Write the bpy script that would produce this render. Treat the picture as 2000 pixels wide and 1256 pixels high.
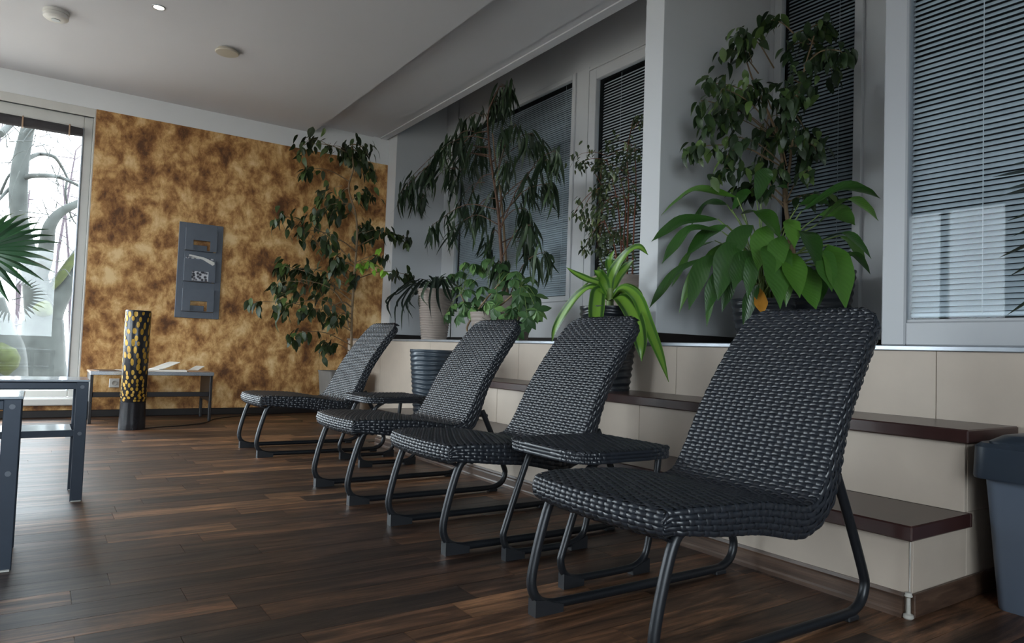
import bpy, math, random
import numpy as np
from mathutils import Vector, Matrix
from math import pi, sin, cos, sqrt, atan2, radians

random.seed(7)
rng = np.random.default_rng(7)
for o in list(bpy.data.objects):
    bpy.data.objects.remove(o)
scene = bpy.context.scene
col = scene.collection

# ------------------------------------------------------------------ camera
CAM_H = 0.70
YAW, PIT, ROL, FPX = 0.59760509, 0.04310288, 0.03598668, 1357.04
fw = Vector((sin(YAW)*cos(PIT), cos(YAW)*cos(PIT), sin(PIT)))
r0 = Vector((cos(YAW), -sin(YAW), 0)); u0 = r0.cross(fw)
rt = cos(ROL)*r0 + sin(ROL)*u0
up = -sin(ROL)*r0 + cos(ROL)*u0
cd = bpy.data.cameras.new('camera'); cam = bpy.data.objects.new('camera', cd); col.objects.link(cam)
cd.sensor_fit = 'HORIZONTAL'; cd.sensor_width = 36; cd.lens = 36*FPX/2000; cd.clip_start = 0.02; cd.clip_end = 300
M = Matrix((rt, up, -fw)).transposed().to_4x4(); M.translation = (0, 0, CAM_H)
cam.matrix_world = M
scene.camera = cam

# ------------------------------------------------------------------ world, exposure
w = bpy.data.worlds.new('overcast_sky'); scene.world = w; w.use_nodes = True
bg = w.node_tree.nodes['Background']; bg.inputs[0].default_value = (0.84, 0.925, 1.0, 1); bg.inputs[1].default_value = 7.0
vs = scene.view_settings
vs.view_transform = 'Standard'; vs.look = 'None'; vs.gamma = 1; vs.exposure = 0.88; vs.use_curve_mapping = False
def portal(loc, rot, sx, sy):
    ld = bpy.data.lights.new('window_portal', 'AREA'); ld.shape = 'RECTANGLE'; ld.size = sx; ld.size_y = sy
    ld.cycles.is_portal = True
    o = bpy.data.objects.new('window_portal', ld); col.objects.link(o); o.location = loc; o.rotation_euler = rot
YF = 7.084; XL = -3.2; YB = -2.6                    # far wall, left wall, wall behind the camera
LWIN = [(3.2, 4.6), (5.0, 6.9)]         # window bays of the left wall
portal((-1.18, YF+.16, 1.35), (radians(-90), 0, 0), 2.9, 2.4)
for a, b in LWIN:
    portal((XL-.16, (a+b)/2, 1.39), (0, radians(-90), 0), 2.5, b-a)

BWIN = (-2.8, .3, .60, 2.50)                         # window in the wall behind the camera
portal(((BWIN[0]+BWIN[1])/2, YB-.16, (BWIN[2]+BWIN[3])/2), (radians(90), 0, 0), BWIN[1]-BWIN[0], BWIN[3]-BWIN[2])

# ------------------------------------------------------------------ materials
MATS = {}
def newmat(name):
    m = bpy.data.materials.new(name); m.use_nodes = True
    nt = m.node_tree; b = nt.nodes['Principled BSDF']
    MATS[name] = m
    return m, nt, b
def N(nt, t, **kw):
    n = nt.nodes.new(t)
    for k, v in kw.items():
        if isinstance(v, dict):
            for kk, vv in v.items(): n.inputs[kk].default_value = vv
        else: setattr(n, k, v)
    return n
def L(nt, a, b): nt.links.new(a, b)
def ramp(nt, fac, stops):
    r = N(nt, 'ShaderNodeValToRGB'); e = r.color_ramp.elements
    while len(e) > 1: e.remove(e[0])
    e[0].position = stops[0][0]; e[0].color = (*stops[0][1], 1)
    for p_, c in stops[1:]:
        x = e.new(p_); x.color = (*c, 1)
    L(nt, fac, r.inputs[0]); return r
def srgb(*c): return tuple(((v/255)/12.92 if v/255 <= .04045 else ((v/255+.055)/1.055)**2.4) for v in c)
def coord(nt, scale=(1, 1, 1), kind='Object', rot=(0, 0, 0)):
    tc = N(nt, 'ShaderNodeTexCoord'); mp = N(nt, 'ShaderNodeMapping'); mp.inputs['Scale'].default_value = scale; mp.inputs['Rotation'].default_value = rot
    L(nt, tc.outputs[kind], mp.inputs[0]); return mp.outputs[0]
def noise(nt, vec, scale, detail=4, rough=.55, dist=0):
    n = N(nt, 'ShaderNodeTexNoise'); n.inputs['Scale'].default_value = scale; n.inputs['Detail'].default_value = detail
    n.inputs['Roughness'].default_value = rough; n.inputs['Distortion'].default_value = dist
    if vec is not None: L(nt, vec, n.inputs['Vector'])
    return n
def bump(nt, h, b, strength=.2, dist=.01):
    bn = N(nt, 'ShaderNodeBump'); bn.inputs['Strength'].default_value = strength; bn.inputs['Distance'].default_value = dist
    L(nt, h, bn.inputs['Height']); L(nt, bn.outputs[0], b.inputs['Normal'])
def mix(nt, fac, a, b, mode='MIX'):
    m = N(nt, 'ShaderNodeMix', data_type='RGBA', blend_type=mode)
    if isinstance(fac, (int, float)): m.inputs[0].default_value = fac
    else: L(nt, fac, m.inputs[0])
    for i, v in ((6, a), (7, b)):
        if isinstance(v, tuple): m.inputs[i].default_value = (*v, 1)
        else: L(nt, v, m.inputs[i])
    return m.outputs[2]
def plain(name, c, rough=.5, metal=0, spec=.5, var=.08, nscale=9, bmp=0, coat=0):
    m, nt, b = newmat(name)
    n = noise(nt, coord(nt), nscale, 5)
    r = ramp(nt, n.outputs[0], [(.3, tuple(v*(1-var) for v in c)), (.7, tuple(min(1, v*(1+var)) for v in c))])
    L(nt, r.outputs[0], b.inputs['Base Color']); b.inputs['Roughness'].default_value = rough
    b.inputs['Metallic'].default_value = metal; b.inputs['Specular IOR Level'].default_value = spec
    b.inputs['Coat Weight'].default_value = coat
    if bmp: bump(nt, noise(nt, coord(nt), nscale*20, 3).outputs[0], b, bmp, .003)
    return m
plain('white_paint', srgb(205, 207, 210), .6, var=.03, nscale=1.5, bmp=.05)
plain('frame_white_dimmed', srgb(166, 168, 172), .35, var=.03, nscale=2)  # frame white darkened: weaker light at the near window put into the colour
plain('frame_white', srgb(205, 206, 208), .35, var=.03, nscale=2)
plain('ceiling_white', srgb(206, 206, 210), .8, var=.03, nscale=.8, bmp=.08)
plain('wall_white', srgb(236, 238, 240), .6, var=.02, nscale=1.5, bmp=.04)
plain('grey_wall', srgb(150, 152, 155), .8, var=.04, nscale=1)
plain('dark_wall', srgb(40, 43, 46), .8)
plain('beige', srgb(188, 174, 160), .55, var=.10, nscale=2.6, bmp=.05)
plain('tread', srgb(56, 34, 32), .28, var=.25, nscale=6)
plain('aluminium', srgb(176, 182, 190), .35, .7, var=.06)
plain('black_skirting', srgb(32, 27, 26), .4)
plain('wicker', srgb(34, 38, 45), .32, var=.15, nscale=40, spec=.6)
plain('wicker_core', srgb(17, 18, 20), .6)
plain('steel_black', srgb(34, 37, 42), .36, .3, var=.1, spec=.6)
plain('foot_plastic', srgb(38, 40, 44), .4, var=.1)
plain('table_steel', srgb(46, 56, 70), .38, .3, var=.08)
plain('bench_steel', srgb(40, 38, 40), .4, .2, var=.08)
plain('pot_black', srgb(36, 40, 46), .3, var=.1, spec=.6)
plain('pot_slate', srgb(62, 72, 82), .32, var=.1, spec=.6)
plain('pot_taupe', srgb(150, 138, 130), .6, var=.08)
plain('pot_grey', srgb(120, 116, 112), .6, var=.08)
plain('soil', srgb(50, 38, 30), .95, var=.4, nscale=60, bmp=.6)
plain('bark_light', srgb(132, 110, 84), .7, var=.2, nscale=30)
plain('bark_dark', srgb(92, 66, 50), .7, var=.25, nscale=30)
plain('bark_red', srgb(120, 72, 52), .7, var=.25, nscale=30)
plain('green_stem', srgb(110, 130, 70), .5, var=.15, nscale=30)
plain('bin_grey', srgb(92, 102, 117), .45, var=.04, nscale=2)
plain('bin_lid', srgb(44, 54, 66), .4, var=.05)
plain('rack_grey', srgb(98, 104, 114), .4, .2, var=.05)
plain('paper', srgb(215, 213, 208), .6, var=.05)
plain('paper_dark', srgb(70, 55, 50), .4, var=.4, nscale=18)
plain('paper_brown', srgb(165, 135, 110), .45, var=.3, nscale=14)
plain('plastic_white', srgb(215, 213, 208), .35, var=.03)
plain('plastic_beige', srgb(190, 182, 166), .5, var=.03)
plain('cable_black', srgb(22, 22, 24), .5)
plain('gold', srgb(176, 136, 44), .35, .3, var=.3, nscale=25)
plain('lamp_black', srgb(34, 35, 40), .25, .2, var=.1, spec=.6)
plain('blind_roll', srgb(60, 57, 60), .7, var=.15, nscale=12)
plain('slat_grey', srgb(196, 202, 206), .4, .1, var=.04)
plain('slat_light', srgb(225, 225, 225), .45, var=.04)
plain('cord_white', srgb(205, 208, 210), .6)
plain('tree_bark', srgb(46, 49, 47), .9, var=.35, nscale=7, bmp=.4)
plain('moss', srgb(46, 52, 22), .95, var=.35, nscale=18, bmp=.5)
plain('wood_far', srgb(60, 52, 58), .95, var=.3, nscale=1)
plain('ground_leaf', srgb(150, 140, 128), .95, var=.3, nscale=2.5)
plain('yellow_leaf', srgb(190, 130, 40), .5, var=.25, nscale=15)
plain('dirty_white', srgb(190, 186, 178), .6, var=.2, nscale=20)
plain('steel_bright', srgb(200, 205, 212), .25, .9, var=.05)

def ball(name, base, tip, rnd=.35, rough=.42, veins=False, lightmid=None):
    """leaf material: colour varies from leaf to leaf; optional pale midrib/veins along the blade"""
    m, nt, b = newmat(name)
    oi = N(nt, 'ShaderNodeObjectInfo'); gi = N(nt, 'ShaderNodeNewGeometry'); sm_ = N(nt, 'ShaderNodeMath', operation='ADD'); fr_ = N(nt, 'ShaderNodeMath', operation='FRACT')
    L(nt, oi.outputs['Random'], sm_.inputs[0]); L(nt, gi.outputs['Random Per Island'], sm_.inputs[1]); L(nt, sm_.outputs[0], fr_.inputs[0])
    r = ramp(nt, fr_.outputs[0], [(0, tuple(v*(1-rnd) for v in base)), (.6, base), (1, tip)])
    c = r.outputs[0]
    uv = N(nt, 'ShaderNodeUVMap'); sp = N(nt, 'ShaderNodeSeparateXYZ'); L(nt, uv.outputs[0], sp.inputs[0])
    if lightmid:
        d = N(nt, 'ShaderNodeMath', operation='ABSOLUTE'); s = N(nt, 'ShaderNodeMath', operation='SUBTRACT'); s.inputs[1].default_value = .5
        L(nt, sp.outputs[1], s.inputs[0]); L(nt, s.outputs[0], d.inputs[0])
        n = noise(nt, coord(nt, (2, 60, 60), 'UV'), 1, 2)
        rr = ramp(nt, d.outputs[0], [(0, (1, 1, 1)), (.22, (.9, .9, .9)), (.30, (0, 0, 0)), (.42, (0, 0, 0)), (.47, (.6, .6, .6))])
        c = mix(nt, rr.outputs[0], c, lightmid)
    if veins:
        wv = N(nt, 'ShaderNodeTexWave'); wv.inputs['Scale'].default_value = 5; wv.inputs['Distortion'].default_value = .6
        mp = coord(nt, (1, .55, 1), 'UV', (0, 0, .5)); L(nt, mp, wv.inputs[0])
        bump(nt, wv.outputs[0], b, .12, .003)
        c = mix(nt, .07, c, mix(nt, wv.outputs[0], tuple(v*.6 for v in base), tip))
    L(nt, c, b.inputs['Base Color']); b.inputs['Roughness'].default_value = rough; b.inputs['Specular IOR Level'].default_value = .5
    b.inputs['Transmission Weight'].default_value = 0
    return m
ball('leaf_ficus', srgb(44, 60, 28), srgb(68, 88, 38), rough=.5)
ball('leaf_ficus_light', srgb(120, 165, 50), srgb(150, 190, 70))
ball('leaf_alii', srgb(36, 56, 32), srgb(58, 80, 44), rough=.55)
ball('leaf_spider', srgb(34, 48, 38), srgb(58, 74, 56))
ball('leaf_schefflera', srgb(66, 100, 58), srgb(112, 148, 82))
ball('leaf_benjamina', srgb(44, 66, 36), srgb(84, 108, 50))
ball('leaf_small', srgb(62, 78, 46), srgb(108, 120, 74))
ball('leaf_dracaena', srgb(46, 88, 28), srgb(66, 112, 36), rough=.33, lightmid=srgb(112, 152, 54))
ball('leaf_lily', srgb(44, 84, 30), srgb(78, 120, 42), rough=.3, veins=True)
ball('leaf_palm', srgb(34, 74, 42), srgb(52, 100, 54), rough=.35)
ball('leaf_yucca', srgb(30, 52, 38), srgb(46, 70, 50), rough=.35)

def mk_brown():
    m, nt, b = newmat('sponged_brown')
    v = coord(nt)
    wrp = noise(nt, v, 1.9, 3, .6)
    va = N(nt, 'ShaderNodeVectorMath', operation='MULTIPLY_ADD'); va.inputs[1].default_value = (.10, .10, .10)
    L(nt, wrp.outputs['Color'], va.inputs[0]); L(nt, v, va.inputs[2])
    n1 = noise(nt, va.outputs[0], 4.2, 8, .60, .15)
    n2 = noise(nt, coord(nt, (1, 1, .62), 'Object', (0, .7, 0)), 9, 9, .74, .3)
    n3 = noise(nt, v, 1.0, 2)
    a = N(nt, 'ShaderNodeMath', operation='MULTIPLY_ADD'); a.inputs[1].default_value = .60; L(nt, n2.outputs[0], a.inputs[0])
    k = N(nt, 'ShaderNodeMath', operation='MULTIPLY'); k.inputs[1].default_value = .64; L(nt, n1.outputs[0], k.inputs[0]); L(nt, k.outputs[0], a.inputs[2])
    a2 = N(nt, 'ShaderNodeMath', operation='MULTIPLY_ADD'); a2.inputs[1].default_value = .12; L(nt, n3.outputs[0], a2.inputs[0]); L(nt, a.outputs[0], a2.inputs[2])
    r = ramp(nt, a2.outputs[0], [(.55, srgb(96, 58, 28)), (.615, srgb(142, 95, 50)), (.67, srgb(178, 128, 74)), (.73, srgb(214, 168, 108)), (.82, srgb(240, 206, 152))])
    L(nt, r.outputs[0], b.inputs['Base Color']); b.inputs['Roughness'].default_value = .6
    bump(nt, n2.outputs[0], b, .12, .01)
mk_brown()
def mk_floor():
    m, nt, b = newmat('plank_wood')
    g = N(nt, 'ShaderNodeNewGeometry')
    tc = N(nt, 'ShaderNodeTexCoord'); ad = N(nt, 'ShaderNodeVectorMath', operation='MULTIPLY_ADD')
    cb = N(nt, 'ShaderNodeCombineXYZ')
    oi = N(nt, 'ShaderNodeObjectInfo')
    rd = N(nt, 'ShaderNodeMath', operation='ADD'); L(nt, g.outputs['Random Per Island'], rd.inputs[0]); L(nt, oi.outputs['Random'], rd.inputs[1])
    fr = N(nt, 'ShaderNodeMath', operation='FRACT'); L(nt, rd.outputs[0], fr.inputs[0])
    for i in range(3): L(nt, fr.outputs[0], cb.inputs[i])
    ad.inputs[1].default_value = (37, 53, 11); L(nt, cb.outputs[0], ad.inputs[0]); L(nt, tc.outputs['Object'], ad.inputs[2])
    mp = N(nt, 'ShaderNodeMapping'); mp.inputs['Scale'].default_value = (1.3, 17, 1); L(nt, ad.outputs[0], mp.inputs[0])
    gr = noise(nt, mp.outputs[0], 1.5, 9, .74, .7)
    mp2 = N(nt, 'ShaderNodeMapping'); mp2.inputs['Scale'].default_value = (2.2, 7, 1); L(nt, ad.outputs[0], mp2.inputs[0])
    bl = noise(nt, mp2.outputs[0], 1.6, 4, .6, .8)
    tone = ramp(nt, fr.outputs[0], [(0, srgb(60, 44, 36)), (.22, srgb(82, 60, 46)), (.42, srgb(104, 76, 57)), (.60, srgb(70, 52, 42)), (.74, srgb(118, 88, 66)), (.88, srgb(52, 41, 36)), (.95, srgb(92, 68, 52))])
    tone.color_ramp.interpolation = 'CONSTANT'
    gr_c = ramp(nt, gr.outputs[0], [(.34, (.14, .12, .11)), (.44, (.50, .47, .45)), (.54, (1.05, .98, .91)), (.66, (2.3, 2.1, 1.9))])
    bl_c = ramp(nt, bl.outputs[0], [(.35, (.45, .45, .45)), (.65, (1.45, 1.4, 1.32))])
    c = mix(nt, 1, tone.outputs[0], gr_c.outputs[0], 'MULTIPLY'); c = mix(nt, .8, c, bl_c.outputs[0], 'MULTIPLY')
    L(nt, c, b.inputs['Base Color'])
    rr = ramp(nt, gr.outputs[0], [(.2, (.50,)*3), (.8, (.36,)*3)]); L(nt, rr.outputs[0], b.inputs['Roughness'])
    b.inputs['Specular IOR Level'].default_value = .5
    bump(nt, gr.outputs[0], b, .22, .004)
mk_floor()
def mk_skirt():
    m, nt, b = newmat('skirting_wood')
    n = noise(nt, coord(nt, (3, 1.2, 30)), 2, 6, .65, .4)
    r = ramp(nt, n.outputs[0], [(.3, srgb(52, 38, 31)), (.55, srgb(84, 64, 52)), (.75, srgb(110, 88, 72))])
    L(nt, r.outputs[0], b.inputs['Base Color']); b.inputs['Roughness'].default_value = .38
mk_skirt()
def mk_glass(name, refl_ior, tint):
    m = bpy.data.materials.new(name); m.use_nodes = True; MATS[name] = m
    nt = m.node_tree; nt.nodes.clear()
    out = N(nt, 'ShaderNodeOutputMaterial'); mx = N(nt, 'ShaderNodeMixShader'); tr = N(nt, 'ShaderNodeBsdfTransparent'); gl = N(nt, 'ShaderNodeBsdfGlossy')
    tr.inputs[0].default_value = (*tint, 1); gl.inputs['Roughness'].default_value = 0.0
    g = N(nt, 'ShaderNodeNewGeometry'); d = N(nt, 'ShaderNodeVectorMath', operation='DOT_PRODUCT'); L(nt, g.outputs['Incoming'], d.inputs[0]); L(nt, g.outputs['Normal'], d.inputs[1])
    ab = N(nt, 'ShaderNodeMath', operation='ABSOLUTE'); L(nt, d.outputs['Value'], ab.inputs[0])
    om = N(nt, 'ShaderNodeMath', operation='SUBTRACT'); om.inputs[0].default_value = 1; L(nt, ab.outputs[0], om.inputs[1])
    pw = N(nt, 'ShaderNodeMath', operation='POWER'); pw.inputs[1].default_value = 5; L(nt, om.outputs[0], pw.inputs[0])
    f0 = ((refl_ior-1)/(refl_ior+1))**2
    f = N(nt, 'ShaderNodeMath', operation='MULTIPLY_ADD'); f.inputs[1].default_value = 1-f0; f.inputs[2].default_value = f0; L(nt, pw.outputs[0], f.inputs[0])
    L(nt, f.outputs[0], mx.inputs[0]); L(nt, tr.outputs[0], mx.inputs[1]); L(nt, gl.outputs[0], mx.inputs[2]); L(nt, mx.outputs[0], out.inputs[0])
mk_glass('pane_clear', 1.45, (.97, .985, .98))
mk_glass('pane_tinted', 1.24, (.93, .96, .98))
def mk_emit(name, c, s):
    m, nt, b = newmat(name); b.inputs['Emission Color'].default_value = (*c, 1); b.inputs['Emission Strength'].default_value = s
    b.inputs['Base Color'].default_value = (*c, 1)
mk_emit('lamp_glow', (1, .88, .68), 14)
def mk_print():
    m, nt, b = newmat('magazine_print')
    v = N(nt, 'ShaderNodeTexVoronoi'); v.inputs['Scale'].default_value = 38; L(nt, coord(nt), v.inputs['Vector'])
    r = ramp(nt, v.outputs['Distance'], [(.1, srgb(24, 26, 34)), (.4, srgb(90, 90, 98)), (.6, srgb(200, 200, 205))])
    L(nt, r.outputs[0], b.inputs['Base Color']); b.inputs['Roughness'].default_value = .3
mk_print()

# ------------------------------------------------------------------ mesh helpers
def catmull(pts, n=8):
    P_ = [np.array(p, float) for p in pts]
    if len(P_) < 3: return [tuple(P_[0]*(1-t)+P_[-1]*t) for t in np.linspace(0, 1, n+1)]
    out = []
    for i in range(len(P_)-1):
        a = P_[i-1] if i else 2*P_[0]-P_[1]; b = P_[i]; c = P_[i+1]; d = P_[i+2] if i+2 < len(P_) else 2*P_[-1]-P_[-2]
        for k in range(n):
            t = k/n
            out.append(tuple(.5*((2*b)+(-a+c)*t+(2*a-5*b+4*c-d)*t*t+(-a+3*b-3*c+d)*t**3)))
    out.append(tuple(P_[-1])); return out
class MB:
    def __init__(s, origin=(0, 0, 0)): s.v = []; s.f = []; s.uv = None; s.o = Vector(origin)
    def add(s, vs_, fs):
        k = len(s.v); s.v += [tuple(Vector(v)-s.o) for v in vs_]; s.f += [tuple(i+k for i in f) for f in fs]; return s
    def box(s, a, b, ch=0.0):
        (x0, y0, z0), (x1, y1, z1) = a, b
        x0, x1 = min(x0, x1), max(x0, x1); y0, y1 = min(y0, y1), max(y0, y1); z0, z1 = min(z0, z1), max(z0, z1)
        c = min(ch, (x1-x0)*.45, (y1-y0)*.45, (z1-z0)*.45)
        if c <= 0:
            vs_ = [(x0, y0, z0), (x1, y0, z0), (x1, y1, z0), (x0, y1, z0), (x0, y0, z1), (x1, y0, z1), (x1, y1, z1), (x0, y1, z1)]
            return s.add(vs_, [(0, 3, 2, 1), (4, 5, 6, 7), (0, 1, 5, 4), (1, 2, 6, 5), (2, 3, 7, 6), (3, 0, 4, 7)])
        def ring(xa, xb, ya, yb, z, e):
            return [(xa+e, ya, z), (xb-e, ya, z), (xb, ya+e, z), (xb, yb-e, z), (xb-e, yb, z), (xa+e, yb, z), (xa, yb-e, z), (xa, ya+e, z)]
        R = ring(x0+c, x1-c, y0+c, y1-c, z0, 0)+ring(x0, x1, y0, y1, z0+c, c)+ring(x0, x1, y0, y1, z1-c, c)+ring(x0+c, x1-c, y0+c, y1-c, z1, 0)
        f = [tuple(reversed(range(8))), tuple(range(24, 32))]
        for l in range(3):
            for i in range(8): f.append((l*8+i, l*8+(i+1) % 8, (l+1)*8+(i+1) % 8, (l+1)*8+i))
        return s.add(R, f)
    def tube(s, path, r, n=10, caps=True, flat=1.0):
        path = [Vector(p) for p in path]; m = len(path)
        rr = r if hasattr(r, '__len__') else [r]*m
        if len(rr) != m: rr = list(np.interp(np.linspace(0, 1, m), np.linspace(0, 1, len(rr)), rr))
        T = []
        for i in range(m):
            t = (path[min(i+1, m-1)]-path[max(i-1, 0)])
            T.append(t.normalized() if t.length > 1e-9 else Vector((0, 0, 1)))
        a = Vector((0, 0, 1)) if abs(T[0].z) < .9 else Vector((1, 0, 0))
        nrm = T[0].cross(a).normalized(); vs_ = []
        for i in range(m):
            nrm = (nrm-T[i]*nrm.dot(T[i])).normalized(); b = T[i].cross(nrm)
            for k in range(n):
                an = 2*pi*k/n; vs_.append(path[i]+(nrm*cos(an)+b*sin(an)*flat)*rr[i])
        f = []
        for i in range(m-1):
            for k in range(n): f.append((i*n+k, i*n+(k+1) % n, (i+1)*n+(k+1) % n, (i+1)*n+k))
        if caps: f += [tuple(reversed(range(n))), tuple(range((m-1)*n, m*n))]
        return s.add(vs_, f)
    def lathe(s, prof, c=(0, 0, 0), n=32, fn=None, cap0=True, cap1=True, sx=1, sy=1):
        vs_ = []
        for r, z in prof:
            for k in range(n):
                a = 2*pi*k/n; q = r+(fn(a, z) if fn else 0)
                vs_.append((c[0]+q*cos(a)*sx, c[1]+q*sin(a)*sy, c[2]+z))
        m = len(prof); f = []
        for i in range(m-1):
            for k in range(n): f.append((i*n+k, i*n+(k+1) % n, (i+1)*n+(k+1) % n, (i+1)*n+k))
        if cap0: f.append(tuple(reversed(range(n))))
        if cap1: f.append(tuple(range((m-1)*n, m*n)))
        return s.add(vs_, f)
    def grid(s, arr, flip=False):
        a = np.asarray(arr); m, n, _ = a.shape; f = []
        for i in range(m-1):
            for j in range(n-1):
                q = (i*n+j, i*n+j+1, (i+1)*n+j+1, (i+1)*n+j); f.append(q[::-1] if flip else q)
        return s.add([tuple(p) for p in a.reshape(-1, 3)], f)
    def prism(s, poly, axis, a, b):
        """poly in the two other axes, extruded along axis from a to b"""
        def pt(p, t): return {'x': (t, p[0], p[1]), 'y': (p[0], t, p[1]), 'z': (p[0], p[1], t)}[axis]
        n = len(poly); vs_ = [pt(p, a) for p in poly]+[pt(p, b) for p in poly]
        f = [tuple(range(n)), tuple(reversed(range(n, 2*n)))]+[(i, n+i, n+(i+1) % n, (i+1) % n) for i in range(n)]
        return s.add(vs_, f)
    def build(s, name, mat, parent=None, smooth=0, kind=None):
        me = bpy.data.meshes.new(name); me.from_pydata(s.v, [], s.f); me.validate(); me.update()
        import bmesh
        bm = bmesh.new(); bm.from_mesh(me); bmesh.ops.recalc_face_normals(bm, faces=bm.faces); bm.to_mesh(me); bm.free()
        if smooth:
            me.shade_smooth(); me.set_sharp_from_angle(angle=radians(smooth))
        if mat: me.materials.append(MATS[mat])
        o = bpy.data.objects.new(name, me); col.objects.link(o)
        if parent: o.parent = parent
        elif s.o.length: o.location = s.o
        if kind: o['kind'] = kind
        return o
def npobj(name, V, Fq, mat, parent=None, smooth=True, kind=None):
    V = np.asarray(V, np.float32); Fq = np.asarray(Fq, np.int32); k = Fq.shape[1]
    me = bpy.data.meshes.new(name); me.vertices.add(len(V)); me.vertices.foreach_set('co', V.ravel())
    me.loops.add(Fq.size); me.loops.foreach_set('vertex_index', Fq.ravel())
    me.polygons.add(len(Fq)); me.polygons.foreach_set('loop_start', np.arange(0, Fq.size, k, dtype=np.int32))
    me.update(calc_edges=True); me.validate()
    if smooth: me.shade_smooth()
    me.materials.append(MATS[mat]); o = bpy.data.objects.new(name, me); col.objects.link(o)
    if parent: o.parent = parent
    if kind: o['kind'] = kind
    return o
def tag(o, label=None, cat=None, group=None, kind=None):
    for k, v in (('label', label), ('category', cat), ('group', group), ('kind', kind)):
        if v: o[k] = v
    return o
def thing(name, loc, label, cat, group=None, rz=0):
    o = bpy.data.objects.new(name, None); col.objects.link(o); o.location = loc; o.rotation_euler = (0, 0, rz); o.empty_display_size = .05
    return tag(o, label, cat, group)
def struct(o): o['kind'] = 'structure'; return o
def copy_tree(o, parent=None):
    c = o.copy(); col.objects.link(c); c.parent = parent
    for ch in list(o.children): copy_tree(ch, c)
    return c
def ray(px, py): return rt*((px-1000)/FPX)-up*((py-628)/FPX)+fw
def PX(px, py, X): d = ray(px, py); return Vector((0, 0, CAM_H))+d*(X/d.x)
def PY(px, py, Y): d = ray(px, py); return Vector((0, 0, CAM_H))+d*(Y/d.y)
def B(a, b, name, mat, parent=None, ch=0, **k): return MB().box(a, b, ch).build(name, mat, parent, **k)

# ================================================================== ROOM SHELL
XB = 3.69            # glazed back wall of the planted bay
ZL = 0.778           # raised ledge level
ZC = 2.89            # main ceiling
# floor: slab, single planks near, joined planks farther away
floor = struct(B((XL-.2, YB-.2, -.25), (4.1, YF+.2, -.004), 'floor', 'plank_wood'))
PW = .116
prnd = random.Random(3)
yy = .30; row = 0; far = MB()
while yy < YF:
    y1 = min(yy+PW, YF)
    x = -1.6-prnd.random()*.9
    if yy > 3.75 or yy < .7: x -= 1.0
    while x < 2.04:
        ln = prnd.choice((.42, .6, .75, .9, 1.15)); x1 = x+ln
        xa, xb = max(x, XL+.0), min(x1, 2.04 if yy > .97 else 2.7)
        near = .7 < yy < 3.75 and xb > -1.0
        if xb > xa+.02:
            if near:
                B((xa+.0008, yy+.0008, -.004), (xb-.0008, y1-.0008, 0), 'plank', 'plank_wood', floor)
            else:
                far.box((xa+.0008, yy+.0008, -.004), (xb-.0008, y1-.0008, 0), 0)
        x = x1
    yy += PW; row += 1
# boards under the planks' edge rows: near the camera, beyond the steps' far end and beside the bin
yy = YB
while yy < .30-.01:
    x = XL-prnd.random()
    while x < 2.72:
        x1 = x+prnd.choice((.6, .9, 1.15)); xa, xb = max(x, XL), min(x1, 2.72)
        if xb > xa+.02: far.box((xa+.0008, yy+.0008, -.004), (xb-.0008, min(yy+PW, .2992), 0))
        x = x1
    yy += PW
yy = .30
while yy < YF:
    if yy < .95 or yy > 4.72: far.box((2.041 if yy > .97 else 2.701, yy+.0008, -.004), (2.72, min(yy+PW, YF)-.0008, 0))
    yy += PW
far.build('plank_field', 'plank_wood', floor, kind='stuff')

# far wall with the tall window opening
WX0, WX1, WZ0, WZ1 = -2.65, .305, .165, 2.62
fwm = MB()
fwm.box((XL-.2, YF, -.2), (WX0, YF+.3, 3.6)); fwm.box((WX1, YF, -.2), (4.1, YF+.3, 3.6))
fwm.box((WX0, YF, -.2), (WX1, YF+.3, WZ0)); fwm.box((WX0, YF, WZ1), (WX1, YF+.3, 3.6))
wall_far = struct(fwm.build('wall_far', 'wall_white'))
pm = MB(); pm.prism([(WX1+.015, 0), (3.086, 0), (3.086, 2.703), (WX1+.015, 2.697)], 'y', YF-.006, YF+.002); 
pnl = pm.build('painted_panel', 'sponged_brown', wall_far); pnl['label'] = 'sponged brown and gold painted finish'
B((XL, YF-.006, 0), (WX1+.0145, YF+.002, .105), 'painted_strip', 'sponged_brown', wall_far)
struct(B((XL, YF-.022, 0), (3.086, YF-.0065, .062), 'baseboard_far', 'black_skirting', ch=.004))
# left wall and the wall behind the camera
lw = MB(); ya = YB-.2
for a, b in LWIN+[(YF+.3, None)]:
    lw.box((XL-.3, ya, -.2), (XL, a, 3.6))
    if b is None: break
    lw.box((XL-.3, a, -.2), (XL, b, .17)); lw.box((XL-.3, a, 2.62), (XL, b, 3.6)); ya = b
wall_left = struct(lw.build('wall_left', 'white_paint'))
bwm = MB(); bx0, bx1, bz0, bz1 = BWIN
bwm.box((XL-.3, YB-.2, -.2), (bx0, YB, 3.6)); bwm.box((bx1, YB-.2, -.2), (4.1, YB, 3.6)); bwm.box((bx0, YB-.2, -.2), (bx1, YB, bz0)); bwm.box((bx0, YB-.2, bz1), (bx1, YB, 3.6))
struct(bwm.build('wall_back', 'white_paint'))
bf = struct(B((bx0, YB-.12, bz0), (bx0+.07, YB-.05, bz1), 'window_9', 'plastic_white', ch=.006))
B((bx1-.07, YB-.12, bz0), (bx1, YB-.05, bz1), 'frame_post', 'plastic_white', bf, .006); B(((bx0+bx1)/2-.04, YB-.12, bz0+.07), ((bx0+bx1)/2+.04, YB-.05, bz1-.07), 'frame_post', 'plastic_white', bf, .006)
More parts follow.
